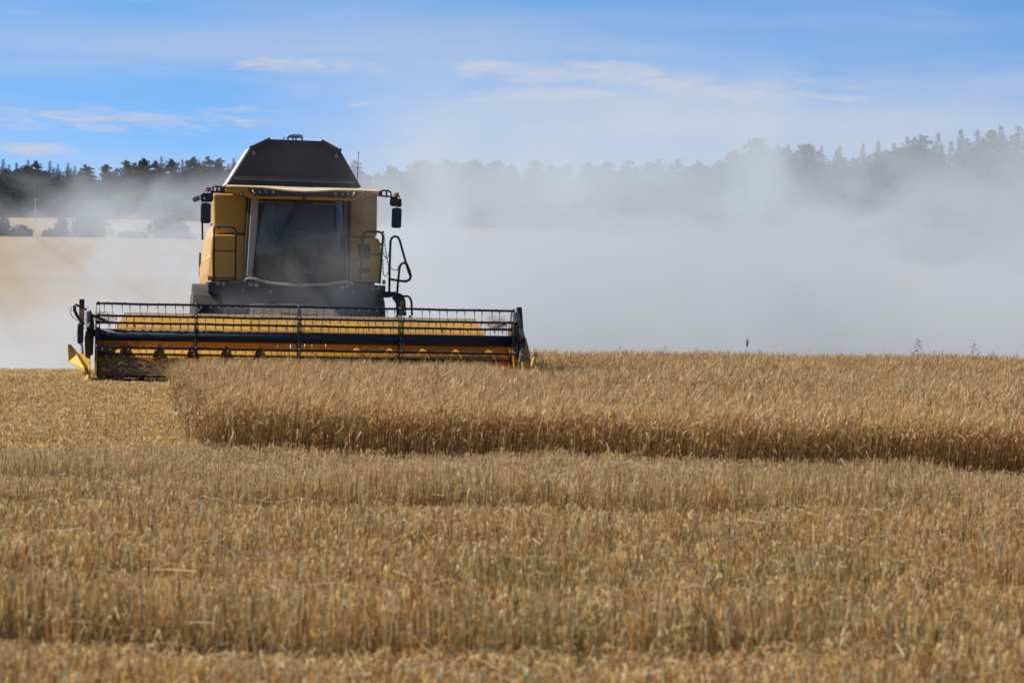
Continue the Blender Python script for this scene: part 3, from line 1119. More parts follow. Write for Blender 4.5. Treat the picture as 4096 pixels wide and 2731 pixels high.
xwl = q(838, 1200, 4.0).x
xwr = q(1475, 1200, 4.0).x
wheel(xwl, 4.7, .80, .80, .62)
wheel(xwr, 4.7, .80, .80, .62)
wheel(xwl + .25, 8.6, .45, .52, .42)
wheel(xwr - .25, 8.6, .45, .52, .42)
b = MB()
b.box(xwl, xwr, 4.55, 4.85, .62, .98)
b.box(xwl + .2, xwr - .2, 8.5, 8.7, .40, .56)
P(b, 'axle', 'dark_dusty', .02)
b = MB()                                     # mudguard over the left drive wheel
pr = []
for k in range(9):
    a = R(35 + k * 14)
    pr.append((4.7 - math.cos(a) * .88, .80 + math.sin(a) * .86))
b.prism([(xwl - .30, y_, z_) for y_, z_ in pr] + [(xwl - .30, y_, z_ - .03) for y_, z_ in pr[::-1]], Vector((.5, 0, 0)))
P(b, 'mudguard', 'dark_dusty', .05, seg=4)

# --- body behind the cab
b = MB()
b.px([(853, 774), (990, 776), (984, 936), (856, 934)], 4.2, .9)
P(b, 'tank_panel', 'yellow', .045, seg=4)
b = MB()
b.px([(848, 950), (856, 938), (984, 940), (979, 1122), (846, 1122), (843, 1010)], 4.05, 1.2)
P(b, 'body_panel', 'yellow', .04, seg=4)
b = MB()
b.px([(1380, 790), (1509, 786), (1507, 947), (1390, 945)], 4.2, .9)
b_ur = P(b, 'tank_panel', 'yellow_dusty', .02, seg=3)
b = MB()
b.px([(1390, 949), (1505, 951), (1517, 960), (1523, 980), (1524, 1010), (1518, 1132), (1394, 1130)], 4.05, 1.2)
b_lr = P(b, 'body_panel', 'yellow', .025, seg=3)
b = MB()
c_ = q(1458, 1007, 4.04)
b.prism([q(1431, 979, 4.042), q(1437, 976, 4.042), (q(1476, 978, 4.042)), q(1481, 984, 4.042), q(1483, 1030, 4.042), q(1477, 1036, 4.042), q(1440, 1035, 4.042), q(1435, 1029, 4.042)], .03)
P(b, 'window', 'interior', .004, b_lr)
b = MB()
c_ = q(1459, 1082, 4.04)
b.rrect(c_.x, c_.z, .235, .095, 4.04, .03, .045)
P(b, 'vent', 'interior', .004, b_lr)


def no_step_sticker(px, py, Y, r, parent):
    c_ = q(px, py, Y)
    b = MB()
    b.disc(c_, (0, 1, 0), r, .004, 24, 0)
    b.lathe(c_ + Vector((0, -.003, 0)), (0, -1, 0), [(r, 0), (r, .003), (r * .80, .003), (r * .80, 0)], 24, 1)
    b.ball(c_ + Vector((r * .08, -.003, r * .38)), r * .14, 2, 6)
    b.prism([c_ + Vector((x_ * r, -.004, z_ * r)) for x_, z_ in ((-.12, .25), (.2, .2), (.16, -.1), (.3, -.5), (.12, -.52), (.0, -.15), (-.2, -.5), (-.34, -.45), (-.1, 0))], .002, 2)
    b.prism([c_ + Vector((x_ * r, -.006, z_ * r)) for x_, z_ in ((-.62, .5), (-.5, .62), (.62, -.5), (.5, -.62))], .002, 1)
    P(b, 'warning_sticker', ['sign_white', 'sign_red', 'black'], parent=parent)


no_step_sticker(1458, 1053, 4.045, .034, b_lr)
no_step_sticker(1434, 890, 4.195, .026, b_ur)
b = MB()                                     # hatch outline on the upper panel
for a0, a1 in (((1405, 868), (1451, 868)), ((1451, 868), (1451, 912))):
    b.beam(q(*a0, 4.199), q(*a1, 4.199), .006, .006)
P(b, 'hatch_seam', 'shaded_yellow', parent=b_ur)

# bulging side shields and the hull between them
XS = q(856, 1000, 4.4).x
XSR = q(1512, 1000, 4.4).x
Zt, Zb, Zm = q(850, 893, 5).z, q(850, 1168, 5).z, q(850, 1010, 5).z
b = MB()
b.box(XS + .12, XSR - .12, 4.95, 9.2, .75, q(1200, 745, 4.6).z - .02)
P(b, 'hull', 'dark_dusty', .03)
for sgn, x_ in ((-1, XS), (1, XSR)):
    b = MB()
    rings = []
    for (Y_, out_, zt, zb) in ((4.55, .00, Zt, Zb + .05), (5.0, .055, Zt + .01, Zb), (6.2, .10, Zt - .05, Zb - .05), (7.6, .10, Zt - .22, Zb - .10), (8.8, .05, Zt - .55, Zb - .1), (9.3, -.05, Zt - .70, Zb)):
        ring = []
        for k, (f_, o_) in enumerate(((0, -.10), (.06, -.02), (.22, .02), (.48, .035), (.52, .075), (.75, .07), (.93, .03), (1, -.06))):
            ring.append((x_ + sgn * (out_ + o_) if sgn < 0 else x_ + (out_ + o_) * .3 - .05, Y_, zt + (zb - zt) * f_))
        rings.append(ring)
    nn = len(rings[0])
    vs = [p for r_ in rings for p in r_]
    fs = [(i * nn + j, i * nn + j + 1, (i + 1) * nn + j + 1, (i + 1) * nn + j) for i in range(len(rings) - 1) for j in range(nn - 1)]
    fs.append(list(range(nn)))
    b.add(vs, fs, 0, False)
    o = P(b, 'side_shield', 'yellow_dusty')
    so = o.modifiers.new('thick', 'SOLIDIFY')
    so.thickness = .03
b = MB()
b.tube([q(808, 780, 8.6), q(810, 960, 8.6)], .018, 8)
b.tube([q(800, 1012, 8.6), q(799, 1100, 8.7), q(806, 1120, 8.7)], .02, 8)
P(b, 'rear_rail', 'black')
b = MB()
b.px([(841, 894), (848, 893), (850, 903), (843, 906)], 4.5, .02)
P(b, 'side_marker', 'amber')
b = MB()
b.px([(831, 1103), (846, 1103), (846, 1122), (831, 1122)], 4.0, .1)
b.px([(1530, 1120), (1542, 1120), (1542, 1137), (1530, 1137)], 3.6, .06)
P(b, 'side_marker', 'amber', .006)

# --- grain tank
zt0 = 745
b = MB()
b.px([(893, 748), (1460, 760), (1460, 800), (893, 790)], 4.75, 3.0)
tank = P(b, 'grain_tank', 'tank_black', .01)
FT = [(912, 738), (1006, 589), (1073, 557), (1292, 565), (1356, 600), (1441, 749)]
front = [q(a, c_, 4.70) for a, c_ in FT]
b = MB()
b.prism(front, .04, 0)
P(b, 'tank_front', 'tank_black', .004)
b = MB()
b.beam(q(938, 706, 4.69), q(1418, 722, 4.69), .012, .010)
b.prism([q(936, 712, 4.685), q(1420, 728, 4.685), q(1424, 734, 4.685), q(932, 717, 4.685)], .012)
P(b, 'panel_fold', 'grey')
DEP = Vector((0, 2.7, 0))
b = MB()
fl0, fl1, fl2 = front[0], front[1], front[2]
fr0, fr1, fr2 = front[5], front[4], front[3]
b.prism([fl0 + Vector((0, .04, 0)), fl1 + Vector((0, .04, 0)), fl1 + DEP, fl0 + DEP], Vector((-.035, 0, .0)), 0)
P(b, 'tank_side', 'white', .004)
b = MB()
b.prism([fr0 + Vector((0, .04, 0)), fr1 + Vector((0, .04, 0)), fr1 + DEP, fr0 + DEP], Vector((.02, 0, .0)), 0)
P(b, 'tank_side', 'tank_black', .004)
b = MB()
b.prism([p + DEP for p in front], .04)
P(b, 'tank_back', 'white', .004)
for (p0, p1, s_) in ((fl1, fl2, -1), (fr1, fr2, 1)):
    b = MB()
    up_ = (p1 - p0).normalized()
    nrm = Vector((-up_.z, 0, up_.x)) * (1 if s_ < 0 else -1)
    nrm = nrm if nrm.z > 0 else -nrm
    e0, e1 = p0 - up_ * .03 + Vector((0, -.10, 0)), p1 + up_ * .035 + Vector((0, -.10, 0))
    b.prism([e0, e1, e1 + nrm * .022, e0 + nrm * .022], Vector((0, 2.9, 0)), 1)
    b.prism([e0 + nrm * .021 - nrm * .085, e1 + nrm * .021 - nrm * .085, e1 + nrm * .020, e0 + nrm * .020], .025, 0)
    b.ball(e0 + up_ * .02, .035, 0, 8)
    fo = P(b, 'tank_flap', ['tank_black', 'white'], .003)
    b = MB()
    hb = p0 + Vector((.045 * -s_, -.03, -.115))
    b.rrect(hb.x, hb.z, .055, .06, p0.y - .04, .03, .008, 0, s_ * .35)
    b.beam(hb + Vector((-.01 * s_, 0, .03)), p0 + Vector((-.03 * s_ * -1, -.03, -.01)), .016, .02)
    P(b, 'flap_hinge', 'grey', parent=fo)
for (a, c_) in ((1180, 574), (1180, 597), (1143, 579), (1359, 632), (1375, 656), (1390, 681), (1404, 707)):
    b = MB()
    b.disc(q(a, c_, 4.695), (0, 1, 0), .008, .006, 8)
    P(b, 'rivet', 'grey')
# pale dome on its bracket on the tank cover
b = MB()
ca, cb = q(1150, 548, 6.0), q(1212, 551, 6.0)
zt_ = q(1180, 536, 6.0).z
n_ = 10
pts = []
for k in range(n_ + 1):
    a = math.pi * k / n_
    pts.append(Vector(((ca.x + cb.x) / 2 - math.cos(a) ** 1 * (cb.x - ca.x) / 2 if abs(math.cos(a)) < 1 else ((ca.x if k == 0 else cb.x)), 5.95, ca.z + (zt_ - ca.z) * math.sin(a) ** .5)))
b.prism(pts, .34)
dome = P(b, 'receiver_dome', 'white', .015, seg=3)
b = MB()
for (a0, a1) in (((1152, 549), (1152, 562)), ((1172, 549), (1172, 562)), ((1184, 549), (1184, 562)), ((1208, 551), (1208, 564))):
    b.beam(q(*a0, 6.0), q(*a1, 6.0), .028, .02)
b.beam(q(1134, 551, 6.0), q(1216, 552, 6.0), .02, .012)
b.beam(q(1134, 551, 6.0), q(1134, 560, 6.0), .014, .014)
P(b, 'dome_bracket', 'grey', parent=dome)
b = MB()
b.tube([q(1428, 746, 4.5), q(1431, 680, 4.5), q(1434, 612, 4.5)], .0065, 6)
b.disc(q(1434, 611, 4.5), (0, 0, 1), .011, .02, 8)
P(b, 'antenna', 'black')

# --- cab: roof visor
Ft = [(903, 745), (950, 744.5), (1000, 746), (1050, 748.5), (1090, 753), (1130, 758), (1170, 762), (1215, 764), (1260, 763.5), (1300, 761), (1345, 759), (1400, 759.5), (1450, 761.5), (1513, 765)]
top_f = [q(a, c_, 3.0) for a, c_ in Ft]
top_b = [q(a + (1210 - a) * .012, 739.5 + (a - 903) * .0275, 4.45) for a, c_ in Ft]
b = MB()
n_ = len(Ft)
vs = top_f + [p + Vector((0, 0, -.032)) for p in top_f] + top_b + [p + Vector((0, 0, -.05)) for p in top_b]
fs = []
for i in range(n_ - 1):
    fs += [(i, i + 1, n_ * 2 + i + 1, n_ * 2 + i), (n_ + i, n_ + i + 1, i + 1, i), (n_ + i, n_ * 3 + i, n_ * 3 + i + 1, n_ + i + 1)]
fs += [(0, 2 * n_, 3 * n_, n_), (n_ - 1, 2 * n_ - 1, 4 * n_ - 1, 3 * n_ - 1), tuple(range(2 * n_, 3 * n_)) + tuple(range(4 * n_ - 1, 3 * n_ - 1, -1))]
b.add(vs, fs, 0, False)
roof = P(b, 'cab_roof', 'yellow_dusty', .006)
b = MB()
low_ = [(1512, 786), (1460, 788), (1444, 795), (1425, 801), (1380, 803), (1300, 801), (1215, 799), (1100, 796), (1012, 795), (995, 790), (978, 777), (905, 769)]
b.prism([p + Vector((0, .03, -.034)) for p in top_f] + [q(a, c_, 3.03) for a, c_ in low_], .25)
vis_ = P(b, 'roof_fascia', 'shaded_yellow', .006, roof)
b = MB()
b.px([(990, 755), (1050, 757), (1090, 761), (1130, 766), (1170, 770), (1215, 772), (1260, 771), (1300, 769), (1345, 767), (1400, 767), (1436, 769), (1427, 783), (1410, 793), (1340, 790), (1215, 785), (1100, 785), (1022, 784), (1006, 775)], 2.985, .06)
band = P(b, 'lamp_panel', 'black', .006, roof)
for (a, c_, r_) in ((1039, 769, .036), (1065, 769, .036), (1094, 769, .042), (1343, 776, .042), (1370, 777, .036), (1393, 777, .036)):
    lamp(a, c_, 2.975, r_, 'work_light', 'bowl')
for (a0, a1) in (((1010, 760), (1019, 776)), ((1420, 769), (1412, 785))):
    b = MB()
    b.tube([q(*a0, 2.97), q(*a1, 2.97)], .016, 10)
    P(b, 'work_light', 'lens')
for (a, c_) in ((964, 776), (1454, 790)):
    lamp(a, c_, 2.97, .042, 'work_light', 'bowl')
b = MB()
c_ = q(1218, 790, 3.01)
b.lathe(c_, (0, -1, 0), [(.040, 0), (.042, .012), (.03, .016), (.001, .016)], 20)
P(b, 'roof_lamp', 'bowl', parent=roof)

# --- cab: glass, pillars, inside
topg = [(1036, 800), (1100, 801), (1160, 802), (1220, 803), (1280, 804), (1330, 805), (1374, 806)]
botg = [(1012, 1108), (1080, 1129), (1140, 1137), (1205, 1140), (1270, 1139), (1330, 1134), (1384, 1127)]
yy = [3.62, 3.42, 3.30, 3.26, 3.30, 3.42, 3.62]
b = MB()
vs, fs = [], []
NR = 8
for r_ in range(NR + 1):
    f_ = r_ / NR
    for (ta, tb_), (ba, bb), Y_ in zip(topg, botg, yy):
        vs.append(q(ta + (ba - ta) * f_, tb_ + (bb - tb_) * f_, Y_ - .04 * math.sin(f_ * math.pi)))
for r_ in range(NR):
    fs += [(r_ * 7 + i, r_ * 7 + i + 1, (r_ + 1) * 7 + i + 1, (r_ + 1) * 7 + i) for i in range(6)]
b.add(vs, fs, 0, True)
wind = P(b, 'windscreen', 'glass')
b = MB()
b.px([(1006, 795), (1037, 797), (1014, 1108), (987, 1106)], 3.66, .10)
P(b, 'cab_pillar', 'cream', .01)
b = MB()
b.px([(996, 790), (1007, 793), (988, 1107), (986, 1125), (976, 1125), (983, 960)], 3.75, .3)
P(b, 'door_frame', 'dark_dusty', .01)
b = MB()
b.px([(1372, 803), (1384, 804), (1393, 1130), (1382, 1131)], 3.66, .12)
P(b, 'cab_pillar', 'grey', .01)
b = MB()
b.tube([q(1039, 806, 3.6), q(1028, 930, 3.57), q(1014, 1088, 3.6)], .013, 8)
P(b, 'windscreen_seal', 'black')
b = MB()
b.tube([q(1374, 806, 3.6), q(1378, 960, 3.57), q(1383, 1125, 3.6)], .012, 8)
P(b, 'windscreen_seal', 'black')
b = MB()
b.beam(q(1012, 1080, 3.58), q(1011, 1106, 3.58), .03, .03)
P(b, 'windscreen_hinge', 'black')
b = MB()
b.tube([q(1036, 807, 3.45), q(1176, 812, 3.22)], .010, 8)
b.tube([q(1254, 814, 3.22), q(1378, 817, 3.5)], .010, 8)
P(b, 'sun_blind_rail', 'grey')
xi0, xi1 = q(1010, 1000, 4).x, q(1390, 1000, 4).x
zi0, zi1 = q(1200, 1150, 4).z, q(1200, 800, 4).z
b = MB()
b.box(xi0, xi1, 4.72, 4.78, zi0, zi1)
b.box(xi0, xi1, 3.4, 4.72, zi0 - .05, zi0 - .004)
b.box(xi0, xi1, 3.4, 4.72, zi1 + .004, zi1 + .03)
b.box(xi0 - .03, xi0 - .002, 3.78, 4.72, zi0, zi1)
b.box(xi1 + .002, xi1 + .03, 3.7, 4.72, zi0, zi1)
P(b, 'cab_lining', 'interior')
b = MB()
for (x0, x1, y0, y1) in ((1136, 985, 1172, 1068), (1230, 985, 1270, 1062)):
    c_ = q((x0 + x1) / 2, 0, 4.4) if False else q((x0 + y0 if False else (x0 + y0) / 2), (x1 + y1) / 2, 4.35)
    b.rrect(c_.x, c_.z, .17, .40, 4.3, .12, .05)
c_ = q(1200, 1085, 4.2)
b.rrect(c_.x, c_.z, .50, .10, 3.95, .45, .04)
P(b, 'seat', 'teal', .02)
b = MB()
c_ = q(1200, 1010, 4.4)
b.rrect(c_.x, c_.z, .30, .52, 4.42, .12, .08)
c_ = q(1200, 945, 4.4)
b.rrect(c_.x, c_.z, .22, .16, 4.42, .10, .05)
P(b, 'seat', 'interior', .02)
b = MB()
b.tube([q(1090, 815, 3.75), q(1086, 960, 3.75), q(1078, 1110, 3.7)], .028, 8)
b.rrect(q(1090, 955, 3.7).x, q(1090, 955, 3.7).z, .26, .07, 3.68, .05, .02)
P(b, 'monitor_stand', 'interior')
b = MB()
sc_ = q(1150, 1060, 3.7)
ring = [sc_ + Vector((math.cos(t) * .20, math.sin(t) * .12, math.sin(t) * .16)) for t in np.linspace(0, 2 * math.pi, 25)]
b.tube(ring, .014, 8, caps=False)
b.tube([sc_, sc_ + Vector((.02, -.12, -.4))], .035, 10)
P(b, 'steering_wheel', 'interior')
b = MB()
b.beam(q(1207, 808, 3.22), q(1136, 900, 3.22), .030, .022)
b.beam(q(1195, 806, 3.24), q(1130, 895, 3.24), .020, .018)
b.beam(q(1136, 900, 3.22), q(1078, 972, 3.24), .018, .020)
b.beam(q(1130, 895, 3.24), q(1094, 972, 3.23), .014, .014)
P(b, 'wiper', 'black')


# --- mirrors and beacons
def mirror_arm(pts_frame, Y, mat):
    b = MB()
    for pth in pts_frame:
        b.tube(pxpath(pth, Y), .016, 8)
    return P(b, 'mirror_arm', mat)


mirror_arm([[(904, 751), (878, 747), (858, 745), (853, 750), (852, 765), (870, 767), (904, 768)], [(868, 746), (868, 767)], [(882, 747), (886, 758), (882, 767)], [(893, 749), (893, 768)], [(842, 752), (856, 753)], [(842, 765), (856, 766)]], 3.15, 'black')
mirror_arm([[(1513, 771), (1530, 762), (1552, 763), (1562, 768), (1566, 786), (1545, 786), (1513, 782)], [(1527, 764), (1524, 786)], [(1546, 763), (1546, 786)], [(1562, 783), (1576, 784)]], 3.15, 'dark_dusty')
b = MB()
b.px([(1514, 766), (1527, 764), (1527, 786), (1514, 784)], 3.12, .06)
P(b, 'arm_bracket', 'dark_dusty', .006)


def beacon(px, py, wpx, hpx, lens, Y):
    c_ = q(px, py, Y)
    k = 1 / 224.0
    b = MB()
    b.lathe(c_, (0, 0, 1), [(.001, hpx * k * .5), (wpx * k * .44, hpx * k * .5), (wpx * k * .5, hpx * k * .35), (wpx * k * .52, -hpx * k * .5)], 20)
    o = P(b, 'beacon', lens)
    b = MB()
    b.lathe(c_, (0, 0, 1), [(wpx * k * .54, -hpx * k * .5), (wpx * k * .66, -hpx * k * .95), (wpx * k * .70, -hpx * k * 1.35), (.001, -hpx * k * 1.4)], 20)
    P(b, 'beacon_base', 'grey', parent=o)


beacon(830, 754, 24, 9, 'red', 3.1)
beacon(1584, 776, 24, 10, 'amber', 3.1)


def mirror(px, py, wpx, hpx, Y, rad, mat, rot=0.0, thick=.09, name='mirror'):
    c_ = q(px, py, Y)
    k = 1 / 223.0
    b = MB()
    b.rrect(c_.x, c_.z, wpx * k, hpx * k, Y, thick, rad, 0, rot)
    return P(b, name, mat, .022, seg=3)


mirror(828, 790, 50, 36, 3.10, .05, 'black', thick=.16)
mirror(785, 795, 30, 22, 3.05, .03, 'grey', R(25), .05)
mirror(823, 853, 40, 80, 3.10, .04, 'black')
b = MB()
c_ = q(817, 793, 3.09)
b.box(c_.x - .012, c_.x + .012, 3.085, 3.092, c_.z - .02, c_.z + .02)
P(b, 'mirror_sticker', 'sign_white')
b = MB()
b.tube([q(824, 806, 3.12), q(824, 816, 3.12)], .012, 8)
b.beam(q(800, 786, 3.12), q(806, 782, 3.12), .03, .02)
b.beam(q(853, 768, 3.16), q(838, 782, 3.18), .06, .03)
P(b, 'mirror_bracket', 'black')
mirror(1577, 808, 34, 36, 3.10, .06, 'dark_dusty', R(-4))
mirror(1598, 811, 18, 36, 3.16, .035, 'dark_dusty', R(3))
mirror(1587, 872, 39, 80, 3.10, .04, 'dark_dusty', R(-1))
b = MB()
b.tube([q(1587, 826, 3.12), q(1587, 834, 3.12)], .012, 8)
b.beam(q(1562, 788, 3.16), q(1575, 797, 3.16), .05, .04)
b.tube([q(1584, 786, 3.15), q(1584, 796, 3.15)], .03, 10)
P(b, 'mirror_bracket', 'dark_dusty')

# --- railings, ladder rails, chains
b = MB()
b.tube(pxpath([(855, 1140), (856, 912), (860, 906), (885, 905), (925, 908), (938, 913), (943, 924), (942, 1122)], 3.45), .019, 10)
b.tube(pxpath([(857, 1002), (885, 1003), (941, 1005)], 3.45), .014, 8)
b.tube(pxpath([(857, 1108), (941, 1111)], 3.45), .016, 8)
b.ball(q(876, 909, 3.45), .026)
P(b, 'railing', 'dark_dusty')
b = MB()
b.tube(pxpath([(1440, 1136), (1446, 1040), (1452, 945), (1458, 932), (1470, 927), (1513, 927), (1527, 932), (1532, 944), (1530, 980), (1518, 1136)], 3.45), .021, 10)
b.tube(pxpath([(1449, 1017), (1490, 1019), (1527, 1019)], 3.45), .014, 8)
b.tube(pxpath([(1442, 1127), (1518, 1129)], 3.45), .016, 8)
b.ball(q(1532, 929, 3.42), .022)
b.ball(q(1523, 977, 3.42), .022)
P(b, 'railing', 'black')
b = MB()
b.tube(pxpath([(1557, 1168), (1559, 1060), (1562, 965), (1568, 951), (1580, 945), (1592, 949), (1599, 962), (1615, 1020), (1634, 1085), (1642, 1105), (1639, 1117), (1626, 1124), (1600, 1124), (1559, 1116)], 3.55), .021, 10)
P(b, 'handrail', 'black')
b = MB()
b.tube(pxpath([(1588, 1185), (1592, 1130), (1598, 1072), (1604, 1057), (1616, 1051), (1628, 1057), (1637, 1080), (1644, 1104), (1640, 1118), (1624, 1126), (1593, 1122)], 3.40), .021, 10)
P(b, 'handrail', 'black')


def chain(pts, Y, parent=None):
    P0 = pxpath(pts, Y)
    fine = []
    for i in range(len(P0) - 1):
        p0, p1, p2, p3 = P0[max(i - 1, 0)], P0[i], P0[i + 1], P0[min(i + 2, len(P0) - 1)]
        for k in range(12):
            t = k / 12
            fine.append(.5 * ((2 * p1) + (-p0 + p2) * t + (2 * p0 - 5 * p1 + 4 * p2 - p3) * t * t + (-p0 + 3 * p1 - 3 * p2 + p3) * t ** 3))
    fine.append(P0[-1])
    b = MB()
    acc, nxt, last = 0.0, 0.0, fine[0]
    flip = 0
    for p in fine[1:]:
        seg = p - last
        acc += seg.length
        if acc >= nxt:
            d = seg.normalized()
            s1 = Vector((0, 1, 0)) if flip else d.cross(Vector((0, 1, 0))).normalized()
            ring_ = [p + d * math.cos(t) * .020 + s1 * math.sin(t) * .011 for t in np.linspace(0, 2 * math.pi, 9)]
            b.tube(ring_, .0042, 5, caps=False)
            flip ^= 1
            nxt += .030
        last = p
    P(b, 'chain', 'black')


chain([(1381, 948), (1392, 960), (1410, 969), (1432, 965), (1452, 950)], 3.55)
chain([(1386, 1020), (1394, 1032), (1412, 1044), (1432, 1042), (1450, 1026)], 3.55)
chain([(1536, 940), (1540, 985), (1546, 1025), (1552, 1055), (1556, 1070)], 3.5)
chain([(1533, 1010), (1540, 1028), (1550, 1030), (1558, 1005), (1561, 965)], 3.5)
chain([(1532, 1040), (1532, 1085), (1540, 1104), (1552, 1090), (1558, 1040)], 3.5)
chain([(1564, 1072), (1576, 1080), (1588, 1079), (1594, 1066)], 3.5)

# ladder and the black bracket with its yellow label
b = MB()
b.px([(1585, 1178), (1600, 1172), (1612, 1180), (1622, 1200), (1626, 1262), (1588, 1262), (1586, 1215), (1576, 1200), (1568, 1190)], 3.4, .15)
b.tube(pxpath([(1612, 1186), (1630, 1184), (1641, 1192), (1646, 1210), (1648, 1262)], 3.45), .021, 10)
b.box(q(1552, 0, 3.6).x, q(1586, 0, 3.6).x, 3.5, 3.9, q(1560, 1176, 3.6).z, q(1560, 1166, 3.6).z)
b.beam(q(1588, 1262, 3.4), q(1586, 1420, 3.3), .04, .06)
b.beam(q(1640, 1262, 3.4), q(1638, 1420, 3.3), .04, .06)
for k in range(3):
    b.beam(q(1586, 1290 + k * 50, 3.38), q(1640, 1291 + k * 50, 3.38), .12, .02)
ladder = P(b, 'ladder', 'dark_dusty', .008)
b = MB()
c0, c1 = q(1601, 1203, 3.39), q(1614, 1228, 3.39)
b.box(c0.x, c1.x, 3.388, 3.395, c1.z, c0.z, 0)
wd_, ht_ = c1.x - c0.x, c0.z - c1.z
tri = [(c0.x + wd_ * .5, 3.385, c0.z - ht_ * .08), (c0.x + wd_ * .12, 3.385, c0.z - ht_ * .46), (c0.x + wd_ * .88, 3.385, c0.z - ht_ * .46)]
for i in range(3):
    b.beam(tri[i], tri[(i + 1) % 3], .004, .005, 1)
sq_ = [(c0.x + wd_ * u, 3.385, c0.z - ht_ * v) for u, v in ((.15, .55), (.85, .55), (.85, .93), (.15, .93))]
for i in range(4):
    b.beam(sq_[i], sq_[(i + 1) % 4], .004, .005, 1)
b.beam((c0.x + wd_ * .5, 3.385, c0.z - ht_ * .62), (c0.x + wd_ * .5, 3.385, c0.z - ht_ * .88), .006, .01, 1)
P(b, 'warning_label', ['sign_yellow', 'black'], parent=ladder)

# straw pushed up in the header
S = Strands()
def tuft(n, x0, x1, y0, y1, z0, z1, L0, L1, cols):
    p = np.stack([rng.uniform(x0, x1, n), rng.uniform(y0, y1, n), z0 + (z1 - z0) * rng.beta(1.2, 1.8, n)], 1)
    d = hdir(n) + np.stack([np.zeros(n), np.zeros(n), rng.normal(0, .45, n)], 1)
    d /= np.linalg.norm(d, axis=1, keepdims=True)
    L = rng.uniform(L0, L1, n)[:, None]
    S.ribbon(np.stack([p - d * L * .5, p + np.array([0, 0, .015]), p + d * L * .5], 1), np.array([.004, .005, .003]), hdir(n) * .6 + np.array([0, 0, .7]), palette(n, cols))
SC = [(.52, .36, .17), (.42, .26, .11), (.62, .47, .26)]
tuft(5200, XL + .05, XR - .1, -.22, .6, .08, .40, .08, .35, SC)
tuft(700, XL + .05, XR - .1, .9, 1.32, .4, .62, .06, .2, SC)
tuft(420, q(1000, 0, 1.6).x, q(1340, 0, 1.6).x, 1.45, 1.8, Z_FOLD, Z_TOP + .09, .05, .22, [(.5, .36, .19), (.42, .27, .12)])
tuft(60, q(1000, 0, .9).x, q(1500, 0, .9).x, .9, 1.3, .7, 1.3, .05, .2, [(.6, .46, .26)])
tuft(260, q(395, 0, 1.).x, q(480, 0, 1.).x, 1.1, 1.4, .95, 1.16, .06, .2, SC)
tuft(260, q(1985, 0, 1.).x, q(2045, 0, 1.).x, .9, 1.3, .95, 1.22, .06, .25, SC)
tuft(160, q(340, 0, .4).x, q(378, 0, .4).x, .3, .5, .85, 1.3, .04, .14, SC)
heap = S.build('straw', M['straw'])
heap.location = ORG
heap.rotation_euler = (0, 0, YAW)
tag(heap, 'loose cut straw gathered in the trough of the combine header', 'straw', kind='stuff')

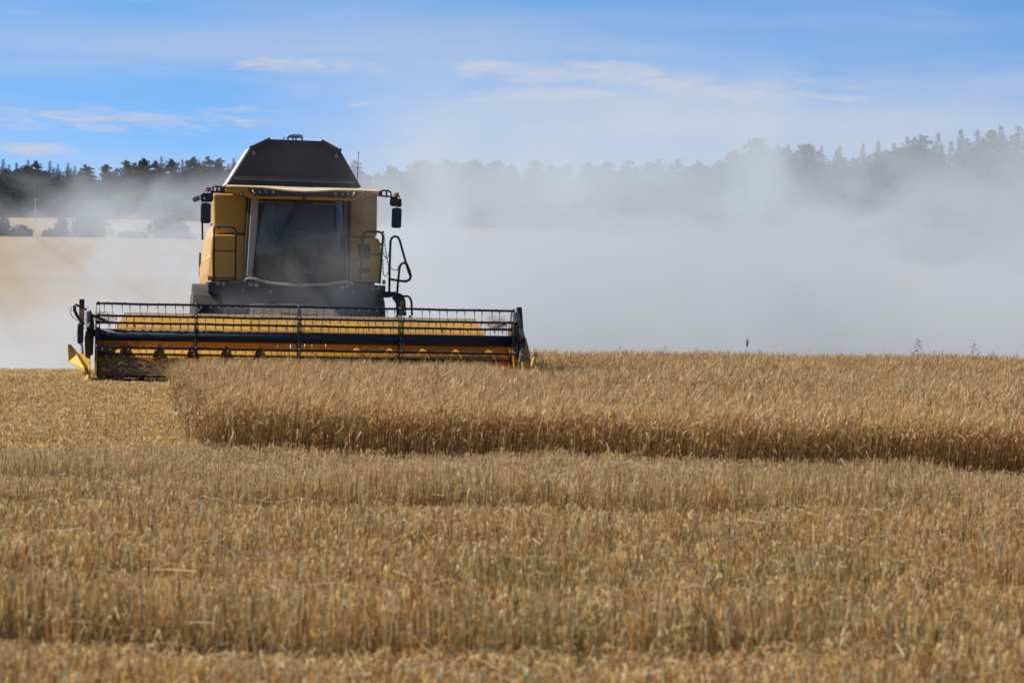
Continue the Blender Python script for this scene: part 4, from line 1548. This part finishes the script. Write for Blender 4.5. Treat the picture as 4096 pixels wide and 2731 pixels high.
# ------------------------------------------------------------------ trees
def clump_tree(H, kind, seed):
    """returns (crown mesh, trunk mesh) of a tree H metres tall"""
    r_ = np.random.default_rng(seed)
    S = Strands()
    pts, rad, size = [], [], []
    if kind == 'pine':
        z0 = .34 + r_.uniform(-.06, .06)
        lean = r_.normal(0, .25, 2)
        n = 46
        for i in range(n):
            t = r_.beta(1.3, 1.0)
            z = H * (z0 + (1 - z0) * t) * .97
            rm = 2.6 * (1 - t) ** .55 * (.55 + .45 * min(1, t * 4)) + .25
            a = r_.uniform(0, 6.283)
            d = rm * r_.uniform(.25, 1) ** .6
            pts.append((math.cos(a) * d + lean[0] * t, math.sin(a) * d + lean[1] * t, z))
            rad.append((.95, .32))
        pts.append((lean[0], lean[1], H * .985))
        rad.append((.4, .35))
        per, s0, s1 = 42, .09, .27
    elif kind == 'spruce':
        n = 110
        for i in range(n):
            t = (i + .5) / n
            z = H * (.10 + .90 * t)
            rm = 3.3 * (1 - t) ** .9 * r_.uniform(.5, 1.15)
            a = i * 2.4 + r_.uniform(-.3, .3)
            pts.append((math.cos(a) * rm * .62, math.sin(a) * rm * .62, z - .1 * rm))
            rad.append((.16 + rm * .45, .12 + .10 * rm))
        pts.append((0, 0, H * .985))
        rad.append((.04, .3))
        per, s0, s1 = 22, .08, .24
    else:
        n = 60
        for i in range(n):
            t = r_.uniform(0, 1)
            z = H * (.25 + .70 * t)
            rm = 3.4 * math.sqrt(max(.02, 1 - (2 * t - .9) ** 2)) * r_.uniform(.35, 1.0)
            a = r_.uniform(0, 6.283)
            pts.append((math.cos(a) * rm, math.sin(a) * rm, z))
            rad.append((1.0, .7))
        per, s0, s1 = 26, .16, .38
    pts = np.array(pts)
    rad = np.array(rad)
    N = len(pts) * per
    c = np.repeat(pts, per, 0)
    rr = np.repeat(rad, per, 0) if kind != 'broad' else np.repeat(rad * r_.uniform(.6, 1.2, (len(rad), 1)), per, 0)
    o = r_.normal(0, .55, (N, 3))
    c = c + np.stack([o[:, 0] * rr[:, 0], o[:, 1] * rr[:, 0], o[:, 2] * rr[:, 1]], 1)
    sz = r_.uniform(s0, s1, (N, 1)) * (np.clip(rr[:, :1] * 1.1, .28, 1) if kind == 'spruce' else 1)
    u = r_.normal(0, 1, (N, 3))
    u /= np.linalg.norm(u, axis=1, keepdims=True)
    v = np.cross(u, r_.normal(0, 1, (N, 3)))
    v /= np.linalg.norm(v, axis=1, keepdims=True)
    base = {'pine': (.018, .036, .020), 'spruce': (.014, .030, .019), 'broad': (.034, .054, .024)}[kind]
    tn_ = np.repeat(r_.uniform(.6, 1.5, len(pts)), per)[:, None] * r_.uniform(.75, 1.25, (N, 1))
    S.quads(c, u * sz, v * sz * .7, np.array(base) * tn_)
    crown = S.mesh('crown', M['needles'])
    mb = MB()
    top = H * (.93 if kind != 'broad' else .7)
    k = 7
    path = [(math.sin(i * 1.1 + seed) * .10, math.cos(i * .9 + seed) * .10, top * i / k) for i in range(k + 1)]
    mb.tube(path, .21, 7, r2=.04)
    for i in range(8):
        z = H * r_.uniform(.35, .85)
        a = r_.uniform(0, 6.283)
        L = r_.uniform(.8, 2.0) * (1.1 - z / H) + .3
        mb.tube([(0, 0, z), (math.cos(a) * L, math.sin(a) * L, z + L * .25)], .05, 5, r2=.015)
    o_ = mb.build('trunk', [M['bark']])
    me_ = o_.data
    bpy.data.objects.remove(o_)
    return crown, me_


KINDS = {'pine': [clump_tree(16, 'pine', s) for s in (1, 2, 3, 4, 5)],
         'spruce': [clump_tree(16, 'spruce', s) for s in (11, 12, 13, 14)],
         'broad': [clump_tree(12, 'broad', s) for s in (21, 22, 23)]}
NAMES = {'pine': 'pine_tree', 'spruce': 'spruce_tree', 'broad': 'broadleaf_tree'}


def plant_tree(kind, x, y, H, label, group, wide=1.0):
    cr, tk_ = random.choice(KINDS[kind])
    base = 12 if kind == 'broad' else 16
    t = empty(NAMES[kind], (x, y, float(gz(x, y)) - .1), random.uniform(0, 6.283))
    s_ = H / base
    t.scale = (s_ * wide, s_ * wide, s_)
    tag(t, label, 'tree', group)
    for nm, me_ in (('crown', cr), ('trunk', tk_)):
        o = bpy.data.objects.new(nm, me_)
        COL.objects.link(o)
        o.parent = t
    return t


def wood_depth(px):
    f = min(1, max(0, (px - 1750) / 2300.0))
    f = f * f * (3 - 2 * f)
    return 1000 - 520 * f


sky_pts = [(-150, 642), (13, 640), (66, 654), (113, 645), (140, 650), (200, 648), (232, 660), (272, 656), (300, 668), (323, 676), (344, 664), (365, 672), (425, 662), (470, 680), (502, 649), (540, 658), (582, 640), (618, 650), (646, 632), (690, 642), (730, 645), (770, 634), (833, 634), (880, 640), (935, 638),
           (1000, 645), (1200, 655), (1430, 650), (1570, 668), (1640, 690), (1680, 645), (1720, 655), (1782, 646), (1830, 660), (1900, 648), (1978, 648), (2040, 664), (2142, 645), (2200, 668), (2270, 664), (2360, 655), (2430, 652), (2525, 650), (2590, 655), (2640, 648), (2715, 648), (2800, 652), (2870, 648),
           (2937, 609), (2990, 620), (3044, 566), (3109, 586), (3151, 588), (3210, 588), (3287, 592), (3359, 591), (3451, 586), (3513, 572), (3575, 582), (3629, 554), (3697, 557), (3753, 540), (3845, 530), (3911, 533), (3964, 530), (4005, 516), (4074, 516), (4160, 510)]
SPX = np.array([p[0] for p in sky_pts], float)
SPY = np.array([p[1] for p in sky_pts], float)


GRP = 'trees of the wood beyond the fields'
ORD = ['first', 'second', 'third', 'fourth', 'fifth', 'sixth', 'seventh', 'eighth', 'ninth', 'tenth', 'eleventh', 'twelfth', 'thirteenth', 'fourteenth', 'fifteenth', 'sixteenth', 'seventeenth', 'eighteenth', 'nineteenth', 'twentieth']


def order(n):
    if n in (30, 40, 50):
        return {30: 'thirtieth', 40: 'fortieth', 50: 'fiftieth'}[n]
    return ORD[n - 1] if n <= 20 else ('twenty' if n < 30 else 'thirty' if n < 40 else 'forty' if n < 50 else 'fifty') + ('' if n % 10 == 0 else '-' + ORD[n % 10 - 1])


LOOK = {'pine': 'round-topped pine', 'spruce': 'pointed spruce', 'broad': 'bushy broadleaf tree'}
before = sorted([p[0] for p in sky_pts if p[0] < 1000], reverse=True)
after = sorted([p[0] for p in sky_pts if p[0] >= 1430])


def skyline_label(px, kd):
    if px < 1000:
        return '%s, %s on the dark skyline counted from the grain tank towards the pole' % (LOOK[kd], order(before.index(px) + 1))
    if px >= 1430:
        return '%s, %s on the dusty skyline counted from the combine mirrors outwards' % (LOOK[kd], order(after.index(px) + 1))
    return '%s of the wood just behind the grain tank' % LOOK[kd]


for (px, py) in sky_pts:                                       # the trees that make the skyline
    d = wood_depth(px) + random.uniform(-3, 3)
    p = at(px, py, d)
    H = p.z - float(gz(p.x, d))
    if 1500 < px < 2080 or 2960 < px < 3080 or 3180 < px < 3230:
        kd = 'broad' if px < 1980 or px > 2900 else 'pine'
    elif px > 3080 or px < 330:
        kd = 'spruce' if random.random() < (.92 if px > 3080 else .75) else 'pine'
    else:
        kd = 'pine' if random.random() < .8 else 'spruce'
    plant_tree(kd, p.x, d, H * 1.02, skyline_label(px, kd), GRP, 1.4 if kd == 'spruce' else 1.1)
XS_ALL = np.array([p[0] for p in sky_pts], float)


def lower_label(px, kd):
    near_ = int(XS_ALL[np.argmin(np.abs(XS_ALL - px))])
    if near_ < 1000:
        return 'lower %s close behind the %s dark skyline tree counted from the grain tank' % (kd, order(before.index(near_) + 1))
    if near_ >= 1430:
        return 'lower %s close behind the %s dusty skyline tree counted from the combine mirrors' % (kd, order(after.index(near_) + 1))
    return 'lower %s of the wood behind the grain tank' % kd


px = -170.0
k = 0
while px < 4260:                                               # the others, filling the wood behind and between
    dd = wood_depth(px)
    step = (4.3 if px < 1500 else 6.0 if px < 2600 else 4.6) * FPX / dd * .225
    d = dd + (k % 4) * 7 + random.uniform(0, 5) - 2
    py = float(np.interp(px, SPX, SPY)) + random.uniform(8, 52)
    p = at(px, py, d)
    H = p.z - float(gz(p.x, d))
    if H > 6:
        kd = 'pine' if random.random() < .35 else 'spruce'
        plant_tree(kd, p.x, d, H, lower_label(px, kd), GRP, 1.55)
    px += step * random.uniform(.7, 1.3)
    k += 1


# bushes of the hedge line between the two far fields
def bush_mesh(wd, h, seed, dens=1.0):
    r_ = np.random.default_rng(seed)
    S = Strands()
    nc = int(26 * dens)
    cx = r_.normal(0, wd * .24, nc)
    hh = h * np.sqrt(np.clip(1 - (cx / (wd * .62)) ** 2, .05, 1))
    cc = np.stack([cx, r_.normal(0, wd * .16, nc), hh * r_.uniform(.1, .88, nc)], 1)
    per = 60
    N = nc * per
    c = np.repeat(cc, per, 0) + r_.normal(0, 1, (N, 3)) * np.array([wd * .075, wd * .075, h * .09])
    c[:, 2] = np.clip(c[:, 2], .02, None)
    u = r_.normal(0, 1, (N, 3))
    u /= np.linalg.norm(u, axis=1, keepdims=True)
    v = np.cross(u, r_.normal(0, 1, (N, 3)))
    v /= np.linalg.norm(v, axis=1, keepdims=True)
    sz = r_.uniform(.09, .22, (N, 1))
    tn_ = np.repeat(r_.uniform(.6, 1.5, nc), per)[:, None] * r_.uniform(.7, 1.3, (N, 1))
    S.quads(c, u * sz, v * sz * .7, np.array((.028, .046, .020)) * tn_)
    return S.mesh('foliage', M['needles'])


BUSH = [  # px centre, px width, raw py top, raw py base, distance, name, label
    (10, 84, 876, 942, 606, 'bush', 'dark green rounded bush at the edge of the dust, first of the hedge line'),
    (88, 76, 902, 944, 608, 'bush', 'grey dust-veiled low bush beside the dark green rounded bush'),
    (200, 60, 915, 945, 608, 'bush', 'small faint bush in thick dust between the low bush and the pair of tall ones'),
    (243, 56, 872, 946, 606, 'tall_bush', 'narrow tall dusty bush beside the broad tall one'),
    (350, 150, 852, 948, 606, 'tall_bush', 'broad tall dusty bush before the open gap in the hedge line'),
    (505, 62, 925, 951, 607, 'bush', 'low domed bush at the foot of the bare twisted tree'),
    (560, 60, 932, 952, 607, 'bush', 'low flat bush between the bare twisted tree and the big dark bush'),
    (668, 140, 850, 955, 606, 'tall_bush', 'largest dark bush of the hedge line, close to the combine mirrors'),
    (735, 70, 905, 954, 606, 'bush', 'bush half hidden by the mirrors of the combine'),
]
for i, (pxc, pw, pt, pb, d, nm, lab) in enumerate(BUSH):
    p = at(pxc, pb, d)
    zt = at(pxc, pt, d).z
    base = float(gz(p.x, d)) - .05
    wd = pw / FPX * d
    t = empty(nm, (p.x, d, base))
    tag(t, lab, 'bush', 'bushes between the two far fields')
    o = bpy.data.objects.new('foliage', bush_mesh(wd, zt - base, 50 + i, 1.0 + wd / 5))
    COL.objects.link(o)
    o.parent = t
    mb = MB()
    for k in range(4):
        a = random.uniform(0, 6.283)
        mb.tube([(0, 0, 0), (math.cos(a) * wd * .08, math.sin(a) * wd * .08, (zt - base) * .35), (math.cos(a) * wd * .22, math.sin(a) * wd * .2, (zt - base) * .7)], .07, 6, r2=.02)
    mb.build('stem', [M['bark']], t)
# small bare tree
p = at(541, 945, 604)
t = empty('bare_tree', (p.x, 604, float(gz(p.x, 604)) - .05))
tag(t, 'small bare twisted tree standing over low bushes in front of the pale field', 'tree')
h_ = at(541, 890, 604).z - t.location.z
mb = MB()
mb.tube([(0, 0, 0), (.10, 0, h_ * .35), (.32, 0, h_ * .55), (.10, 0, h_ * .78), (.05, 0, h_)], .13, 6, r2=.03)
mb.build('trunk', [M['bark']], t)
for k in range(7):
    mb = MB()
    z0 = h_ * (.5 + .07 * k)
    a = (-1) ** k
    mb.tube([(.2 - .02 * k, 0, z0), (.2 + a * .45, .1 * a, z0 + .15), (.2 + a * .9, -.1, z0 + .12 + .1 * (k % 3))], .035, 5, r2=.012)
    mb.build('branch', [M['bark']], t)
# utility pole with its wires, before the wood
p = at(141, 882, 900)
t = empty('utility_pole', (p.x, 900, float(gz(p.x, 900))))
h_ = at(141, 795, 900).z - t.location.z
tag(t, 'thin pale utility pole carrying two wires in front of the dark wood', 'pole')
mb = MB()
mb.tube([(0, 0, -.3), (0, 0, h_)], .11, 8, r2=.075)
M['pole'] = dusty('weathered_pole', (.34, .33, .31), .8, .3)
mb.build('pole', [M['pole']], t)
mb = MB()
mb.beam((-.7, 0, h_ - .25), (.7, 0, h_ - .25), .09, .10)
for s_ in (-.6, .6):
    mb.tube([(s_, 0, h_ - .2), (s_, 0, h_ + .02)], .04, 6)
mb.build('crossarm', [M['pole']], t)
for s_ in (-.6, .6):
    mb = MB()
    for sg in (-1, 1):
        mb.tube([(s_ + sg * 60 * u, sg * 20 * u, h_ - 1.1 * (1 - (2 * u - 1) ** 2) + u * .4) for u in np.linspace(0, 1, 14)], .012, 4)
    mb.build('wire', [M['black']], t)

# ------------------------------------------------------------------ single weeds standing over the crop
def stalk_plant(name, px, py_top, py_base, d, label, cat, kind):
    p = at(px, py_base, d)
    zt = at(px, py_top, d).z
    zb = float(gz(p.x, d))
    t = empty(name, (p.x, d, zb))
    tag(t, label, cat, 'single weeds standing over the crop')
    H = zt - zb
    mb = MB()
    if kind == 'ear':
        ear_l = .155
        mb.tube([(0, 0, 0), (.01, 0, H * .5), (0, 0, H - ear_l)], .0045, 6, r2=.003)
        mb.build('stem', [M['weed']], t)
        mb = MB()
        mb.lathe((.006, 0, H - ear_l), (.10, 0, 1), [(.002, 0), (.013, .02), (.017, .06), (.013, .10), (.004, .135)], 8)
        for k in range(14):
            a = k * 2.4
            z0 = H - ear_l + .02 + k * .008
            mb.tube([(.01 + math.cos(a) * .012, math.sin(a) * .012, z0), (.02 + math.cos(a) * .028, math.sin(a) * .028, z0 + .06)], .0016, 4)
        mb.build('ear', [M['weed']], t)
    else:
        mb.tube([(0, 0, 0), (.012, 0, H * .4), (-.006, 0, H * .75), (.004, 0, H)], .0042, 6, r2=.0015)
        n = 12 if kind == 'tall' else 9
        tips = []
        for k in range(n):
            z0 = H * (.60 + .36 * k / n)
            a = k * 2.4 + 1
            L = .09 * (1.15 - k / n)
            e = Vector((math.cos(a) * L, math.sin(a) * L, z0 + L * .55))
            mb.tube([(0, 0, z0), (e.x * .6, e.y * .6, z0 + L * .5), e], .0022, 4)
            tips.append(e)
        mb.build('stem', [M['weed']], t)
        mb = MB()
        for e in tips:
            for k in range(5):
                f = Vector((random.gauss(0, .014), random.gauss(0, .014), random.gauss(-.008, .014)))
                mb.lathe(e + f, (random.gauss(0, .5), random.gauss(0, .5), 1), [(.001, -.012), (.0055, 0), (.001, .012)], 5)
        mb.build('seed_head', [M['weed']], t)


M['weed'] = dusty('dry_weed_stem', (.13, .125, .075), .8, .2, (.2, .17, .1))
stalk_plant('grass_stalk', 2985, 1353, 1420, 66.0, 'lone dark green grass ear standing above the barley', 'grass stalk', 'ear')
stalk_plant('weed', 3672, 1346, 1438, 66.5, 'taller thin branching weed above the barley, nearer the lone ear', 'weed', 'tall')
stalk_plant('weed', 3893, 1358, 1442, 66.5, 'shorter thin bent weed above the barley, farther from the lone ear', 'weed', 'small')

# ------------------------------------------------------------------ dust
def volume_box(name, x0, x1, y0, y1, z0, z1, label, density_fn, col=(.87, .93, .99), g_=.0):
    mb = MB()
    mb.box(x0, x1, y0, y1, z0, z1)
    m, gr = new_mat(name + '_volume')
    tcn = gr.node('ShaderNodeTexCoord')
    sp = gr.node('ShaderNodeSeparateXYZ')
    gr.link(tcn.outputs['Object'], sp.inputs[0])
    d = density_fn(gr, tcn.outputs['Object'], *sp.outputs)
    pv = gr.node('ShaderNodeVolumePrincipled')
    pv.inputs['Color'].default_value = (*col, 1)
    pv.inputs['Anisotropy'].default_value = g_
    gr.link(d, pv.inputs['Density'])
    o = gr.node('ShaderNodeOutputMaterial')
    gr.link(pv.outputs[0], o.inputs['Volume'])
    ob = mb.build(name, [m])
    tag(ob, label, 'dust', 'dust blown up by the combine', 'stuff')
    return ob


def dust_back(gr, vec, X, Y, Z):
    n1 = gr.noise(gr.xyz(gr.m('MULTIPLY', X, .26), gr.m('MULTIPLY', Y, .045), gr.m('MULTIPLY', Z, .36)), 1.0, 5, .58, .9)
    n2 = gr.noise(gr.xyz(gr.m('MULTIPLY', X, .10), gr.m('MULTIPLY', Y, .02), gr.m('MULTIPLY', Z, .12)), 1.0, 1, .5)
    lump = gr.m('MULTIPLY', gr.ss(n1, .33, .70, .22, 1.5), gr.ss(Z, 4.2, .6, .70, 1.9))
    # the wall of dust to the lee of the machine
    top = gr.m('ADD', gr.m('MULTIPLY', n2, 1.2), 7.95)
    vr = gr.ss(gr.m('SUBTRACT', top, Z), 0.0, 4.8)
    mr = gr.ss(X, -6.8, -2.5)
    far_r = gr.ss(X, 16, 5, .62, 1.0)
    dr = gr.m('MULTIPLY', gr.m('MULTIPLY', gr.m('MULTIPLY', vr, mr), far_r), gr.m('MULTIPLY', lump, .082))
    # low bank on the windward side
    nl = gr.noise(gr.xyz(gr.m('MULTIPLY', X, .30), gr.m('MULTIPLY', Y, .05), gr.m('MULTIPLY_ADD', Z, .45, 7.0)), 1.0, 4, .55, .6)
    dxl = gr.m('POWER', gr.m('DIVIDE', gr.m('ADD', X, 11.6), 2.6), 2.0)
    bump = gr.m('POWER', 2.718, gr.m('MULTIPLY', dxl, -1.0))
    topl = gr.m('ADD', gr.m('MULTIPLY', bump, 1.9), gr.m('MULTIPLY_ADD', gr.m('SUBTRACT', nl, .5), 2.4, .25))
    vl = gr.ss(gr.m('SUBTRACT', topl, Z), -.5, 1.7)
    ml = gr.ss(X, -3.0, -7.5)
    dl = gr.m('MULTIPLY', gr.m('MULTIPLY', vl, ml), gr.m('MULTIPLY', gr.ss(nl, .3, .65, .35, 1.35), .052))
    # thin wisps climbing in front of the wood
    nw = gr.noise(gr.xyz(gr.m('MULTIPLY', gr.m('SUBTRACT', X, gr.m('MULTIPLY', Z, .5)), .36), gr.m('MULTIPLY', Y, .05), gr.m('MULTIPLY', Z, .42)), 1.0, 4, .58, .7)
    topw = gr.m('ADD', gr.lin(X, -13.7, -11.6, -.4, 4.2), gr.m('MULTIPLY_ADD', gr.m('SUBTRACT', nw, .5), 3.4, .2))
    vw = gr.m('MULTIPLY', gr.ss(gr.m('SUBTRACT', topw, Z), -.4, 1.3), gr.ss(Z, .8, 2.2, .25, 1.0))
    dw = gr.m('MULTIPLY', gr.m('MULTIPLY', vw, gr.ss(X, -2.5, -5.0)), gr.m('MULTIPLY', gr.ss(nw, .42, .62, .04, 1.4), .052))
    soft = gr.m('MULTIPLY', gr.m('MULTIPLY', gr.ss(Y, 78, 88), gr.ss(Y, 132, 120)), gr.m('MULTIPLY', gr.ss(X, 25.8, 21.0), gr.ss(X, -25.8, -21.0)))
    return gr.m('MULTIPLY', soft, gr.m('ADD', dr, gr.m('MAXIMUM', dl, dw)))


volume_box('dust_cloud', -26, 26, 77.5, 133, -5.5, 10.2, 'bank of pale dust hanging behind the combine and drifting across the fields', dust_back)


def dust_front(gr, vec, X, Y, Z):
    n1 = gr.noise(gr.xyz(gr.m('MULTIPLY', X, .8), gr.m('MULTIPLY', Y, .6), gr.m('MULTIPLY', Z, .8)), 1.0, 4, .55, .3)
    f = gr.gauss(X, Z, .62, 1.75, 1.05, .95)
    f2 = gr.m('MULTIPLY', gr.gauss(X, Z, 1.1, 3.3, .5, .5), .8)
    f3 = gr.m('MULTIPLY', gr.gauss(X, Z, -1.2, 1.25, .6, .35), .6)
    f4 = gr.m('MULTIPLY', gr.gauss(X, Z, .2, 3.9, .8, .4), .08)
    f = gr.m('ADD', gr.m('MAXIMUM', f, f2), gr.m('ADD', f3, f4))
    f = gr.m('MULTIPLY', f, gr.m('MULTIPLY', gr.ss(X, -1.70, -1.3), gr.ss(X, 1.53, 1.15)))
    return gr.m('MULTIPLY', f, gr.ss(n1, .36, .70, .03, .35))


fd = volume_box('dust_cloud', -1.72, 1.55, 1.85, 2.85, .7, 4.8, 'thin veil of dust swirling up in front of the combine windscreen', dust_front, (.84, .83, .81))
fd.location = ORG
fd.rotation_euler = (0, 0, YAW)
